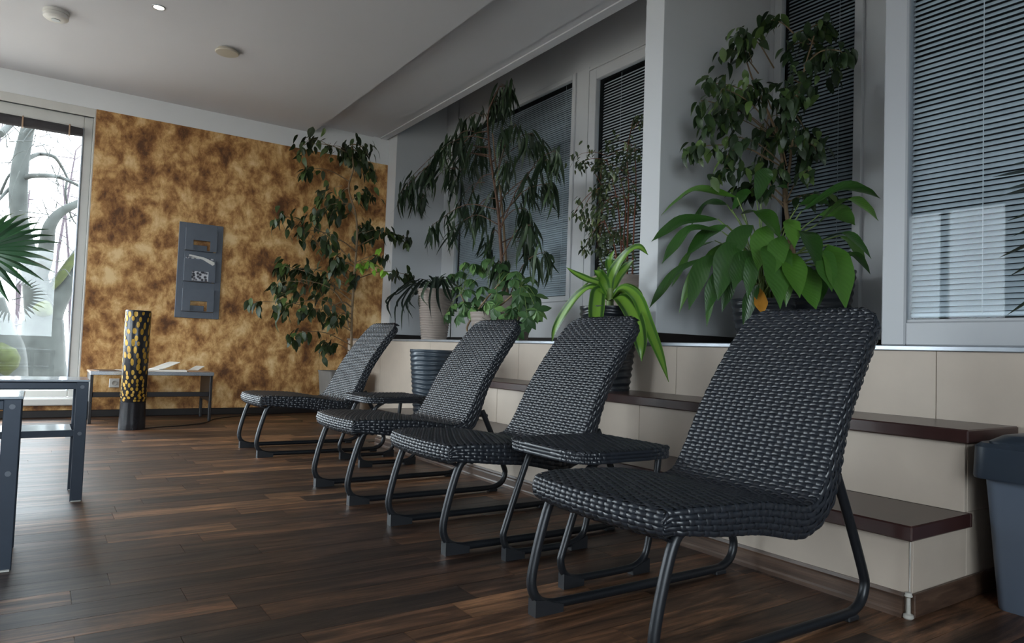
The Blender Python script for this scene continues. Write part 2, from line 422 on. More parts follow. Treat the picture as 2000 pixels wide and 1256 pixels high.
B((bx0+.07, YB-.12, bz0), (bx1-.07, YB-.05, bz0+.07), 'frame_rail', 'plastic_white', bf, .006); B((bx0+.07, YB-.12, bz1-.07), (bx1-.07, YB-.05, bz1), 'frame_rail', 'plastic_white', bf, .006)
B((bx0+.06, YB-.09, bz0+.06), (bx1-.06, YB-.084, bz1-.06), 'pane', 'pane_clear', bf)
struct(B((3.95, YB, -.2), (4.1, YF+.3, 3.6), 'wall_right', 'dark_wall'))
struct(B((XL-.3, YB-.2, 3.5), (4.1, YF+.3, 3.62), 'roof', 'grey_wall'))
# ceiling: dropped main panel, upper strip, beam over the planted bay
ceiling = struct(B((XL, YB, ZC), (2.238, YF, 3.5), 'ceiling', 'ceiling_white'))
B((2.238, YB, 2.982), (2.904, YF, 3.5), 'upper_strip', 'ceiling_white', ceiling)
B((2.904, YB, 2.99), (2.985, YF, 3.5), 'beam_lip', 'ceiling_white', ceiling)
B((2.985, YB, 2.98), (3.06, YF, 3.5), 'beam_edge', 'ceiling_white', ceiling)
# raised floor of the bay, pier walls
struct(B((2.735, YB, .2), (3.95, YF, ZL-.002), 'floor_bay', 'white_paint'))
pier = struct(B((2.75, 2.66, ZL-.002), (XB, 2.80, 3.5), 'wall_pier', 'white_paint', ch=.002))
B((2.758, 2.647, ZL-.001), (XB, 2.66, .83), 'skirting', 'black_skirting', pier)
B((2.738, 2.655, ZL-.001), (2.75, 2.805, .826), 'pier_base', 'dirty_white', pier)
pier2 = struct(B((3.09, 6.87, ZL-.002), (XB, YF, 3.5), 'wall_corner', 'white_paint', ch=.002))
B((3.09, 6.857, ZL-.001), (XB, 6.87, .838), 'skirting', 'black_skirting', pier2)
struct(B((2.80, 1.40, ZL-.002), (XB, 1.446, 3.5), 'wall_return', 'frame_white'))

# ------------------------------------------------ glazed back wall with venetian blinds
def slat_mesh(y0, y1, wdt, tilt, name):
    m = MB(); c, s = cos(tilt), sin(tilt); h = wdt/2; n = 4; pts = []
    for t in (0, 1):
        r = []
        for k in range(n+1):
            q = -1+2*k/n; x_, z_ = h*q, .0022*(1-q*q)
            r.append((x_*c-z_*s, y0 if t == 0 else y1, x_*s+z_*c))
        pts.append(r)
    m.grid(pts); return m
def blind(name, x, y0, y1, z0, z1, pitch, wdt, tilt, mat, label, single, cords):
    t = thing(name, (x, (y0+y1)/2, z0), label, 'blind', 'venetian blinds in the window wall')
    yc = (y0+y1)/2
    n = int((z1-z0-.03)/pitch)
    if single:
        me = None
        for i in range(n):
            if me is None:
                o = slat_mesh(y0-yc, y1-yc, wdt, tilt, 'slat').build('slat', mat, t, 60); me = o.data
            else:
                o = bpy.data.objects.new('slat', me); col.objects.link(o); o.parent = t
            o.location = (0, 0, .03+i*pitch); o.rotation_euler = (0, prnd.uniform(-.05, .05), 0)
    else:
        m = MB()
        for i in range(n):
            s_ = slat_mesh(y0-yc, y1-yc, wdt, tilt+prnd.uniform(-.05, .05), 's')
            m.add([(v[0], v[1], v[2]+.03+i*pitch) for v in s_.v], s_.f)
        m.build('slat_field', mat, t, 60, 'stuff')
    MB().box((-.013, y0-yc, 0), (.013, y1-yc, .018), .004).build('bottom_rail', mat, t, 30)
    for yq in cords:
        MB().tube([(-.5*wdt-.004, yq-yc, .01), (-.5*wdt-.004, yq-yc, z1-z0)], .0016, 5).build('ladder_cord', 'cord_white', t)
    return t
def window(idx, x, y0, y1, z0, z1, fy, fz, proud, glassx, mat='frame_white', pane='pane_tinted'):
    """frame ring around an opening in a wall that runs along Y; y0..y1, z0..z1 the glass"""
    x0 = x-proud; d = .05; m = MB()
    m.box((x0, y0-fy, z0-fz), (x0+d, y0, z1+fz), .004); f = m.build('window_%d' % idx, mat); struct(f)
    B((x0, y1, z0-fz), (x0+d, y1+fy, z1+fz), 'frame_post', mat, f, .004)
    B((x0, y0, z0-fz), (x0+d, y1, z0), 'frame_rail', mat, f, .004)
    B((x0, y0, z1), (x0+d, y1, z1+fz), 'frame_rail', mat, f, .004)
    B((x0+glassx, y0-.004, z0-.004), (x0+glassx+.005, y1+.004, z1+.004), 'pane', pane, f)
    return f
# wall panel around the windows of the long bay
opn = [(4.60, 6.56, 1.188, 3.05), (3.15, 4.28, .98, 2.955), (2.10, 2.565, .98, 2.99)]
bw = MB()
def wallcol(ya, yb): bw.box((XB, ya, ZL-.002), (XB+.05, yb, 3.5))
wallcol(6.56+.03, YF); wallcol(4.28+.05, 4.60-.03); wallcol(2.565+.02, 3.15-.03); wallcol(1.40, 2.10-.03)
for (a, b, c, d), e in zip(opn, (.03, .03, .02)):
    bw.box((XB, a-.03, ZL-.002), (XB+.05, b+.05, c-.03)); bw.box((XB, a-.03, d+.03), (XB+.05, b+.05, 3.5))
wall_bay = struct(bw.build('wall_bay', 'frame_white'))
B((XB-.012, 2.81, ZL-.001), (XB, 6.855, .832), 'skirting', 'black_skirting', wall_bay)
B((XB-.012, 1.45, ZL-.001), (XB, 2.645, .832), 'skirting', 'black_skirting', wall_bay)
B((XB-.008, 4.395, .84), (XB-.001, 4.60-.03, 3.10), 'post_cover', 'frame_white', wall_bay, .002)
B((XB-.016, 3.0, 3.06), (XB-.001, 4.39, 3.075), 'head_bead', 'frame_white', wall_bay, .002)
w2 = window(2, XB, 4.60, 6.56, 1.188, 3.05, .045, .045, .025, .028)
w3 = window(3, XB, 3.15, 4.28, .98, 2.955, .085, .075, .03, .034)
w4 = window(4, XB, 2.10, 2.565, .98, 2.99, .05, .05, .025, .028)
blind('venetian_blind', XB+.05, 4.61, 6.55, 1.20, 3.05, .019, .024, radians(58), 'slat_grey', 'closed grey blind of the wide window behind the drooping long-leaved fig', False, (4.75, 5.6, 6.4))
blind('venetian_blind', XB+.055, 3.16, 4.27, 1.0, 2.955, .024, .024, radians(50), 'slat_light', 'pale open-slatted blind behind the small-leaved fig beside the white pier', False, (3.4, 4.05))
blind('venetian_blind', XB+.05, 2.105, 2.56, 1.0, 2.99, .022, .024, radians(52), 'slat_grey', 'narrow grey blind behind the fig tree in the black pot', False, (2.22,))
# near window on the ledge edge
XN = 2.757
struct(B((XN, YB, 3.0), (XN+.06, 1.446, 3.5), 'wall_header', 'frame_white_dimmed'))
nw = struct(B((XN-.012, 1.353, ZL-.002), (XN+.05, 1.446, 3.0), 'window_5', 'frame_white_dimmed', ch=.006))
B((XN-.012, -1.6, ZL-.002), (XN+.05, 1.353, .868), 'frame_rail', 'frame_white_dimmed', nw, .006)
B((XN-.012, -1.7, ZL-.002), (XN+.05, -1.6, 3.0), 'frame_post', 'frame_white_dimmed', nw, .006)
B((XN+.0, -1.6, .866), (XN+.05, 1.355, .878), 'glazing_bead', 'frame_white_dimmed', nw, .003)
B((XN+.002, -1.605, .86), (XN+.008, 1.358, 2.99), 'pane', 'pane_tinted', nw)
blind('venetian_blind', XN+.032, -1.59, 1.350, .885, 2.99, .0205, .025, radians(50), 'slat_grey', 'large closed grey blind of the window above the pedal bin', True, (1.10, .62, .1, -.4, -1.0))
struct(B((2.90, YB, ZL-.002), (2.94, 1.40, 3.5), 'blind_backing', 'dark_wall'))  # unseen backing added to keep slat gaps dark and stop light leaks

# ------------------------------------------------ far window
win1 = struct(B((.238, YF+.03, .17), (.305, YF+.10, 2.62), 'window_1', 'plastic_white', ch=.006))
B((WX0, YF+.03, .17), (.238, YF+.10, .228), 'frame_rail', 'plastic_white', win1, .006)
B((WX0, YF+.03, 2.52), (.238, YF+.10, 2.62), 'frame_rail', 'plastic_white', win1, .006)
B((-1.30, YF+.03, .228), (-1.22, YF+.10, 2.52), 'frame_post', 'plastic_white', win1, .006)
B((WX0, YF+.03, .17), (WX0+.07, YF+.10, 2.62), 'frame_post', 'plastic_white', win1, .006)
B((.225, YF+.022, .228), (.238, YF+.05, 2.52), 'glazing_bead', 'aluminium', win1, .003)
B((WX0+.06, YF+.06, .226), (-1.298, YF+.066, 2.522), 'pane', 'pane_clear', win1)
B((-1.222, YF+.06, .226), (.239, YF+.066, 2.522), 'pane', 'pane_clear', win1)
B((WX0-.02, YF-.07, .105), (.30, YF+.03, .166), 'sill', 'plastic_white', win1, .008)
B((WX0, YF-.004, 2.62), (WX1+.012, YF+.03, 2.697), 'head_trim', 'plastic_white', win1, .003)
B((WX1, YF-.004, .166), (WX1+.012, YF+.03, 2.62), 'side_trim', 'plastic_white', win1, .002)
rb = thing('roller_blind', (-.5, YF+.0, 2.47), 'dark grey fabric blind rolled up at the top of the tall garden window', 'blind')
rm = MB(rb.location); rm.lathe([(.034, 0), (.044, .05), (.042, .5), (.046, .9), (.043, 1.4), (.036, 1.5)], (0, 0, 0), 14)
rm.v = [(v[2]-.77+.0, v[1]*.85, v[0]) for v in [tuple(Vector(q)+rb.location) for q in rm.v]]
rm.build('fabric_roll', 'blind_roll', rb, 50)
MB(rb.location).box((-1.25, YF-.012, 2.506), (.225, YF+.024, 2.521), .003).build('head_rail', 'plastic_white', rb)
for xq in (-.20, .13, -.6):
    MB(rb.location).tube([(xq, YF-.048+.045*(1-cos(a))*.0+.044*(1-sin(a)), 2.47+.05*cos(a)) for a in np.linspace(0, pi, 7)], .006, 6).build('tie_band', 'paper_brown', rb)
# left wall windows
for i, (a, b) in enumerate(LWIN):
    f = struct(B((XL-.14, a, .17), (XL-.07, a+.07, 2.62), 'window_%d' % (6+i), 'plastic_white', ch=.006))
    B((XL-.14, b-.07, .17), (XL-.07, b, 2.62), 'frame_post', 'plastic_white', f, .006)
    B((XL-.14, (a+b)/2-.04, .24), (XL-.07, (a+b)/2+.04, 2.55), 'frame_post', 'plastic_white', f, .006)
    B((XL-.14, a+.07, .17), (XL-.07, b-.07, .24), 'frame_rail', 'plastic_white', f, .006)
    B((XL-.14, a+.07, 2.55), (XL-.07, b-.07, 2.62), 'frame_rail', 'plastic_white', f, .006)
    B((XL-.11, a+.06, .23), (XL-.104, b-.06, 2.56), 'pane', 'pane_clear', f)
    B((XL-.06, a, .12), (XL+.08, b, .169), 'sill', 'plastic_white', f, .006)

# ================================================================== STEPPED PLATFORM
sp = thing('stepped_platform', (2.4, 3.0, 0), 'beige stepped platform with dark wooden treads below the planted window ledge', 'steps')
SO = sp.location
def SB(a, b, name, mat, ch=0, **k): return MB(SO).box(a, b, ch).build(name, mat, sp, **k)
def panels(x, ys, z0, z1, name='riser_panel'):
    for a, b in zip(ys[:-1], ys[1:]):
        SB((x, a+.0012, z0), (x+.018, b-.0012, z1), name, 'beige', .0012)
panels(2.040, [.985, 2.2, 3.45, 4.66], .0, .214)
panels(2.372, [.985, 2.385, 3.62, 4.25], .257, .468)
panels(2.72, [YB+.005, -1.2, .02, 1.228, 2.48, 3.90, 5.2, 6.2, YF-.008], .0, .757)
SB((2.058, .995, 0), (2.735, 4.655, .212), 'core', 'wicker_core'); SB((2.39, .995, .2), (2.735, 4.245, .466), 'core', 'wicker_core'); SB((2.7385, YB+.005, 0), (2.745, YF-.008, .75), 'core', 'wicker_core')
SB((2.058, .985, 0), (2.3835, .9945, .213), 'end_panel', 'beige', .001); SB((2.3845, .985, 0), (2.7185, .9945, .2565), 'end_panel', 'beige', .001); SB((2.39, .985, .257), (2.7185, .9945, .467), 'end_panel', 'beige', .001)
SB((2.058, 4.6555, 0), (2.7185, 4.66, .213), 'end_panel', 'beige'); SB((2.39, 4.2455, .257), (2.7185, 4.25, .467), 'end_panel', 'beige')
SB((2.015, .968, .2145), (2.3715, 4.675, .257), 'tread', 'tread', .004); SB((2.3715, .968, .2145), (2.384, 1.0, .257), 'tread', 'tread', .003)
SB((2.350, .968, .4685), (2.7195, 4.265, .511), 'tread', 'tread', .004)
SB((2.708, YB+.005, .757), (2.7565, YF-.008, .7765), 'edging', 'aluminium', .003)
bb = MB(SO)
prof = [(2.0395, 0), (2.021, 0), (2.021, .012), (2.024, .018), (2.024, .045), (2.028, .052), (2.033, .056), (2.035, .066), (2.0395, .066)]
bb.prism(prof, 'y', .997, 4.66); bb.build('skirting', 'skirting_wood', sp)
SB((2.045, .972, 0), (2.70, .9845, .066), 'skirting', 'skirting_wood', .003)
cb_ = MB(SO); cb_.lathe([(.010, 0), (.014, .004), (.013, .012), (.006, .016), (.005, .058), (.011, .062), (.008, .072)], (2.031, .983, 0), 10); cb_.build('corner_connector', 'dirty_white', sp, 40)
SB((2.0375, .9825, .072), (2.0405, .9855, .2145), 'corner_bead', 'dirty_white', .0008)
SB((2.7065, YB+.005, 0), (2.719, .93, .066), 'skirting', 'skirting_wood', .003)
SB((2.7065, 4.68, 0), (2.719, YF-.03, .066), 'skirting', 'skirting_wood', .003)
# ================================================================== WICKER FURNITURE
def weave(S, nu, nv, wv, wu, amp=.0024, crown=.0012, sub=4):
    """plain weave on S(a,b)->(pos, normal), a,b in 0..1; nu warps, nv wefts; wv,wu strand half widths as fractions"""
    Vs, Fs = [], []; base = 0
    def ribbon(A, Bc, H, along):
        nonlocal base
        # A (n,), Bc (n,3 cross samples), H heights (n,3)
        n = len(A); k = Bc.shape[1]
        if along == 'u': P_, Nn = S(np.repeat(A[:, None], k, 1), Bc)
        else: P_, Nn = S(Bc, np.repeat(A[:, None], k, 1))
        V = P_+Nn*H[..., None]
        Vs.append(V.reshape(-1, 3))
        idx = base+np.arange(n*k).reshape(n, k)
        q = np.stack([idx[:-1, :-1], idx[:-1, 1:], idx[1:, 1:], idx[1:, :-1]], -1).reshape(-1, 4)
        Fs.append(q if along == 'u' else q[:, ::-1]); base += n*k
    cr = np.array([-1, -.55, .55, 1.0]); ch = np.array([-1.6, 0, 0, -1.6])*crown
    a = np.linspace(0, 1, nu*sub+1)
    for j in range(nv):
        b = (j+.5)/nv
        h = amp*np.cos(pi*(a*nu-.5)+pi*j)
        ribbon(a, b+np.repeat(cr[None]*wv/nv, len(a), 0), h[:, None]+ch[None]+crown, 'u')
    bb_ = np.linspace(0, 1, nv*2+1)
    for i in range(nu):
        u = (i+.5)/nu
        h = -amp*np.cos(pi*i+pi*(bb_*nv-.5))
        ribbon(bb_, u+np.repeat(cr[None]*wu/nu, len(bb_), 0), h[:, None]+ch[None], 'v')
    return np.concatenate(Vs), np.concatenate(Fs)
def surf_from(fn, eps=1e-3, flip=1):
    def S(a, b):
        p = fn(a, b); pa = fn(np.clip(a+eps, 0, 1), b)-fn(np.clip(a-eps, 0, 1), b); pb = fn(a, np.clip(b+eps, 0, 1))-fn(a, np.clip(b-eps, 0, 1))
        n = np.cross(pa, pb)*flip; n /= np.linalg.norm(n, axis=-1, keepdims=True)+1e-12
        return p, n
    return S
def join(parts):
    V, Fq, k = [], [], 0
    for v, f in parts: V.append(v); Fq.append(f+k); k += len(v)
    return np.concatenate(V), np.concatenate(Fq)
def dense(path, n):
    d = np.array(catmull(path, 12)); s = np.concatenate([[0], np.cumsum(np.linalg.norm(np.diff(d[:, :2], axis=0), axis=1))])
    t = np.linspace(0, s[-1], n); return np.stack([np.interp(t, s, d[:, i]) for i in range(d.shape[1])], 1), s[-1]

# profile of the chair: x (backwards), z, half width, thickness
PROF = [(0.0, .370, .236, .055), (.06, .374, .250, .060), (.14, .372, .256, .070), (.30, .365, .256, .076), (.42, .348, .254, .084), (.495, .338, .251, .086),
        (.545, .357, .248, .080), (.586, .420, .245, .064), (.620, .490, .241, .054), (.654, .557, .237, .050), (.705, .640, .233, .050), (.765, .725, .229, .050), (.820, .795, .224, .048), (.848, .828, .219, .046), (.868, .852, .204, .042), (.876, .861, .180, .038)]
def make_chair():
    t = thing('lounge_chair', (0, 0, 0), 'black', 'chair', 'black woven lounge chairs in a row')
    D, Ltop = dense(PROF, 260)
    def tang(D):
        g = np.gradient(D[:, :2], axis=0); return g/np.linalg.norm(g, axis=1, keepdims=True)
    T = tang(D); Nm = np.stack([-T[:, 1], T[:, 0]], 1)          # points up / forward
    Bt = D[:, :2]-Nm*D[:, 3:4]
    # remove fold-back of the under side at the bend: smooth it
    k = np.ones(25)/25
    Bs = np.stack([np.convolve(np.pad(Bt[:, i], 12, mode='edge'), k, 'valid') for i in range(2)], 1)
    bow = lambda x, yf: -.022*(1-yf*yf)*np.clip(1-x/.30, 0, 1)**1.5
    # nose path in front of the seat, down and under
    nose = [(.055, .302), (.02, .303), (-.006, .318), (-.014, .340), (-.010, .358), (0.0, .370)]
    pth = [(x, z, .236-.006*(i < 2), 0) for i, (x, z) in enumerate(nose[:-1])]+PROF
    back = [(.886, .866, .172, 0), (.900, .862, .176, 0), (.912, .848, .196, 0)]
    DD, Lall = dense(pth+back, 420)
    s = np.linspace(0, 1, len(DD))
    def top(a, b):
        x = np.interp(b, s, DD[:, 0]); z = np.interp(b, s, DD[:, 1]); hw = np.interp(b, s, DD[:, 2])
        yf = (a*2-1)
        x = x+bow(x, yf); z = z-.006*(1-yf**2)*np.clip((x-.6)/.2, 0, 1)*0
        return np.stack([x, yf*hw, z], -1)
    nv = int(Lall/.0124)
    v1 = weave(surf_from(top, flip=-1), 20, nv, .43, .36, .0034)
    # side bands
    parts = [v1]
    pre = np.array([[-.0135, .344, .2295, 0], [-.0095, .357, .2325, 0]]); preb = np.array([[-.0135, .332], [-.007, .318]])
    SD = np.concatenate([pre, D]); SBt = np.concatenate([preb, Bs]); ss = np.linspace(0, 1, len(SD))
    sl = np.concatenate([[0], np.cumsum(np.linalg.norm(np.diff(SD[:, :2], axis=0), axis=1))]); ss = sl/sl[-1]
    for sg in (-1, 1):
        def side(a, b, sg=sg):
            tx = np.interp(a, ss, SD[:, 0]); tz = np.interp(a, ss, SD[:, 1]); bx = np.interp(a, ss, SBt[:, 0]); bz = np.interp(a, ss, SBt[:, 1]); hw = np.interp(a, ss, SD[:, 2])
            rnd_ = .006*(1-(2*b-1)**2)
            return np.stack([bx+(tx-bx)*b, sg*(hw+rnd_), bz+(tz-bz)*b], -1)
        parts.append(weave(surf_from(side, flip=-sg), 48, 5, .46, .30, .0026))
    V, Fq = join(parts)
    # core body
    cm = MB(); n = len(D); rings = []
    for i in list(range(0, n, 6))+[n-1]:
        hw = D[i, 2]-.002; a_ = D[i, :2]-Nm[i]*.003; b_ = Bs[i]
        ring = []
        for yf in (-1, -.5, 0, .5, 1): x_ = a_[0]+float(bow(a_[0], yf)); ring.append((x_, yf*hw, a_[1]))
        for yf in (1, .5, 0, -.5, -1): x_ = b_[0]+float(bow(b_[0], yf)); ring.append((x_, yf*hw, b_[1]))
        rings.append(ring)
    nr = []
    for x_, za, zb, hw in ((-.011, .346, .326, .228), (-.008, .356, .318, .231), (-.003, .364, .311, .233)):
        nr.append([(x_+float(bow(0, yf)), yf*hw, za) for yf in (-1, -.5, 0, .5, 1)]+[(x_+float(bow(0, yf)), yf*hw, zb) for yf in (1, .5, 0, -.5, -1)])
    rings = nr+rings
    m_ = len(rings); vs_ = [p for r_ in rings for p in r_]; f = []
    for i in range(m_-1):
        for k_ in range(10): f.append((i*10+k_, i*10+(k_+1) % 10, (i+1)*10+(k_+1) % 10, (i+1)*10+k_))
    f += [tuple(range(10)), tuple(reversed(range((m_-1)*10, m_*10)))]
    cm.add(vs_, f); body = cm.build('shell', 'wicker_core', t, 40)
    npobj('wicker_weave', V, Fq, 'wicker', body, True, 'stuff')
    # steel side frames
    fp = [(.075, .325), (.040, .300), (.012, .225), (-.012, .130), (-.016, .080), (.004, .042), (.045, .024), (.12, .020), (.45, .018), (.70, .018), (.755, .022), (.797, .042), (.815, .082), (.803, .125), (.735, .265), (.665, .400)]
    for sg in (-1, 1):
        MB().tube([(x, sg*(.222+.004*0), z) for x, z in catmull(fp, 5)], .0135, 12).build('side_frame', 'steel_black', t, 60)
        m = MB(); m.prism([(-.012, 0), (.082, 0), (.082, .022), (.05, .030), (.02, .040), (-.012, .044)], 'y', sg*.222-.017, sg*.222+.017); m.build('foot_cap', 'foot_plastic', t)
        m = MB(); m.box((.715, sg*.222-.015, 0), (.765, sg*.222+.015, .014), .003); m.build('foot_pad', 'foot_plastic', t)
    MB().tube([(.09, -.222, .312), (.09, .222, .312)], .011, 8).build('cross_bar', 'steel_black', t, 60)
    MB().tube([(.69, -.222, .375), (.69, .222, .375)], .011, 8).build('cross_bar', 'steel_black', t, 60)
    return t
chair = make_chair()
CHAIRS = [(1.135, 1.285, 0, 'black woven lounge chair nearest the pedal bin, its back before the peace lily'),
          (1.190, 2.318, 0, 'black woven lounge chair between the striped dracaena pot and the nearer woven side table'),
          (1.175, 3.160, 0, 'black woven lounge chair standing before the umbrella plant, second from the brown wall'),
          (1.150, 4.600, 0, 'black woven lounge chair farthest along the row, beside the tall fig and brown wall')]
for i, (x, y, rz, lb) in enumerate(CHAIRS):
    o = chair if i == 0 else copy_tree(chair)
    o.location = (x, y, 0); o.rotation_euler = (0, 0, rz); o['label'] = lb
def make_table():
    t = thing('side_table', (0, 0, 0), 'x', 'table', 'woven side tables between the chairs')
    hx, hy, zt, th = .205, .20, .405, .034
    def sup(a, rx, ry, p=6): 
        c, s_ = np.cos(a), np.sin(a); return rx*np.sign(c)*np.abs(c)**(2/p), ry*np.sign(s_)*np.abs(s_)**(2/p)
    def top(a, b):
        x, y = (b*2-1)*hx, (a*2-1)*hy
        k = np.clip((np.abs(a*2-1)-.82)/.18, 0, 1)*np.clip((np.abs(b*2-1)-.82)/.18, 0, 1)
        z = zt-.004*(np.clip((np.abs(a*2-1)-.9)/.1, 0, 1)**2+np.clip((np.abs(b*2-1)-.9)/.1, 0, 1)**2)
        return np.stack([x*(1-.075*k), y*(1-.075*k), z+0*x], -1)
    parts = [weave(surf_from(top, flip=-1), 17, 32, .43, .36, .0030)]
    def rim(a, b):
        x, y = sup(a*2*pi, hx+.004, hy+.004); return np.stack([x, y, zt-.003-th*(1-b)], -1)
    parts.append(weave(surf_from(rim, flip=1), 64, 3, .46, .30, .0022))
    V, Fq = join(parts)
    m = MB(); ring = [sup(np.array(a), hx, hy) for a in np.linspace(0, 2*pi, 48, endpoint=False)]
    m.prism([(float(p_[0]), float(p_[1])) for p_ in ring], 'z', zt-th-.002, zt-.004)
    body = m.build('table_top', 'wicker_core', t); npobj('wicker_weave', V, Fq, 'wicker', body, True, 'stuff')
    fp = [(-.09, .372), (-.125, .352), (-.150, .315), (-.222, .120), (-.232, .080), (-.218, .044), (-.180, .024), (-.10, .020), (.02, .020), (.075, .024), (.112, .045), (.130, .085), (.150, .200), (.170, .372)]
    for sg in (-1, 1):
        MB().tube([(x, sg*.155, z) for x, z in catmull(fp, 5)], .0115, 12).build('leg_frame', 'steel_black', t, 60)
        for xa, xb, k in ((-.228, -.15, 1), (.055, .128, -1)):
            m = MB(); pl = [(xa, 0), (xb, 0), (xb, .02 if k > 0 else .044), (xa, .044 if k > 0 else .02)]; m.prism(pl, 'y', sg*.155-.014, sg*.155+.014); m.build('foot_cap', 'foot_plastic', t)
    MB().tube([(-.10, -.155, .366), (-.10, .155, .366)], .009, 8).build('cross_bar', 'steel_black', t, 60)
    MB().tube([(.165, -.155, .366), (.165, .155, .366)], .009, 8).build('cross_bar', 'steel_black', t, 60)
    return t
tb = make_table()
for i, (x, y, rz, lb) in enumerate([(1.555, 1.795, 0, 'low black woven side table between the two nearer lounge chairs'), (1.800, 3.985, 0, 'low black woven side table between the two chairs nearer the brown wall')]):
    o = tb if i == 0 else copy_tree(tb)
    o.location = (x, y, 0); o.rotation_euler = (0, 0, rz); o['label'] = lb

# ================================================================== METAL TABLES AT THE LEFT
def metal_table(x1, y0, label, length=1.5):
    """flat-bar steel table with glass top and lower shelf; x1 its right end, y0 its front"""
    o = Vector((x1-length/2, y0+.14, 0)); t = thing('steel_table', o, label, 'table', 'blue-grey steel tables'); x0 = x1-length; y1 = y0+.27; H = .505
    def b(a, c, n, m='table_steel', ch=.002, par=t): return MB(o).box(a, c, ch).build(n, m, par)
    for xa in (x0, x1-.045):
        for ya in (y0, y1-.008):
            lg = b((xa, ya, 0), (xa+.045, ya+.008, H), 'leg')
            for zb in (H-.022, .285):
                m = MB(o); yb = ya-.003 if ya == y0 else ya+.011
                m.tube([(xa+.022, ya-.004 if ya == y0 else ya+.012, zb), (xa+.022, ya+.002 if ya == y0 else ya+.006, zb)], .008, 10); m.build('bolt', 'rack_grey', lg, 40)
        b((xa+.018, y0+.008, H-.012), (xa+.026, y1-.008, H), 'end_bar')
        b((xa+.018, y0+.008, .27), (xa+.026, y1-.008, .30), 'end_bar')
        for ya in (y0, y1): b((xa+.004, ya-.012, 0), (xa+.041, ya+.012, .004), 'glide', 'plastic_white', .001)
    for ya in (y0+.0085, y1-.0165):
        b((x0+.0, ya, H-.032), (x1, ya+.008, H-.004), 'rail'); b((x0+.0, ya, .272), (x1, ya+.008, .300), 'rail')
    b((x0-.004, y0-.004, H), (x1+.004, y1+.004, H+.008), 'table_top', 'glass_top')
    b((x0+.05, y0+.018, .292), (x1-.05, y1-.018, .300), 'shelf', 'glass_top')
    return t
m_, nt_, b_ = newmat('glass_top')
n_ = noise(nt_, coord(nt_), 3, 3); r_ = ramp(nt_, n_.outputs[0], [(.3, srgb(176, 186, 198)), (.7, srgb(196, 205, 214))]); L(nt_, r_.outputs[0], b_.inputs['Base Color'])  # pale base colour stands in for the window reflected in the glass
b_.inputs['Roughness'].default_value = .12; b_.inputs['Specular IOR Level'].default_value = .9
metal_table(.192, 3.485, 'blue-grey steel table with shelf standing before the tall garden window')
metal_table(-.028, 2.545, 'blue-grey steel table end closest to the camera at the picture edge')
# bench by the brown wall
bo = Vector((.83, 6.70, 0)); bt = thing('magazine_bench', bo, 'dark steel bench strewn with magazines against the brown wall', 'bench')
def bb2(a, c, n, m='bench_steel', ch=.003, par=None): return MB(bo).box(a, c, ch).build(n, m, par or bt)
for xa, xs in ((.365, 1), (1.262, -1)):
    e = bb2((xa, 6.50, .17), (xa+.022, 6.93, .40), 'end_panel')
    for ya in (6.50, 6.90): bb2((xa, ya, 0), (xa+.022, ya+.035, .17), 'leg')
    for zb in (.245, .215): MB(bo).tube([(xa+(-.004 if xs < 0 else .026), 6.53, zb), (xa+(.002 if xs < 0 else .02), 6.53, zb)], .008, 8).build('bolt', 'steel_bright', e, 40)
bb2((.388, 6.512, .212), (1.261, 6.530, .252), 'stretcher')
bb2((.360, 6.49, .40), (1.290, 6.94, .420), 'bench_top', 'paper_brown', .006)
bb2((.360, 6.482, .392), (1.290, 6.4895, .424), 'front_edge', 'steel_bright', .003)
def sheet(x, y, z, sx, sy, rz, mat, label, name='magazine', th=.004, tilt=0):
    m = MB(); n = 5; a = np.zeros((n, n, 3)); bt_ = np.zeros((n, n, 3))
    for i in range(n):
        for j in range(n):
            u, v = i/(n-1)-.5, j/(n-1)-.5; zc = tilt*(u+.5)*sx+.006*sin(3*u+v)*(tilt > 0)
            a[i, j] = (u*sx, v*sy, th+max(0, zc)); bt_[i, j] = (u*sx, v*sy, max(0, zc))
    m.grid(a); m.grid(bt_, True)
    for (r1, r2) in ((a[0], bt_[0]), (a[-1], bt_[-1]), (a[:, 0], bt_[:, 0]), (a[:, -1], bt_[:, -1])): m.grid(np.stack([r1, r2]))
    o = m.build(name, mat); o.location = (x, y, z); o.rotation_euler = (0, 0, rz); return tag(o, label, 'magazine', 'papers on the bench')
sheet(.52, 6.70, .4205, .21, .28, .1, 'paper_dark', 'dark magazine lying flat at the bench end nearest the window')
sheet(.70, 6.66, .4205, .21, .28, .35, 'paper', 'white paper sheet just behind the spotted column lamp', th=.006)
sheet(.94, 6.66, .4205, .30, .22, -.1, 'paper', 'thick pale brochure in the middle of the bench', th=.014)
sheet(.93, 6.74, .4355, .20, .14, .5, 'paper', 'open leaflet tilted up on top of the pale brochure', tilt=.28)
sheet(1.17, 6.67, .4205, .20, .24, .2, 'paper_brown', 'tan magazine near the free end of the bench', th=.007)
sheet(1.20, 6.84, .4205, .09, .12, .4, 'paper', 'small white folded card at the bench end away from the window', 'folded_card', tilt=.4)
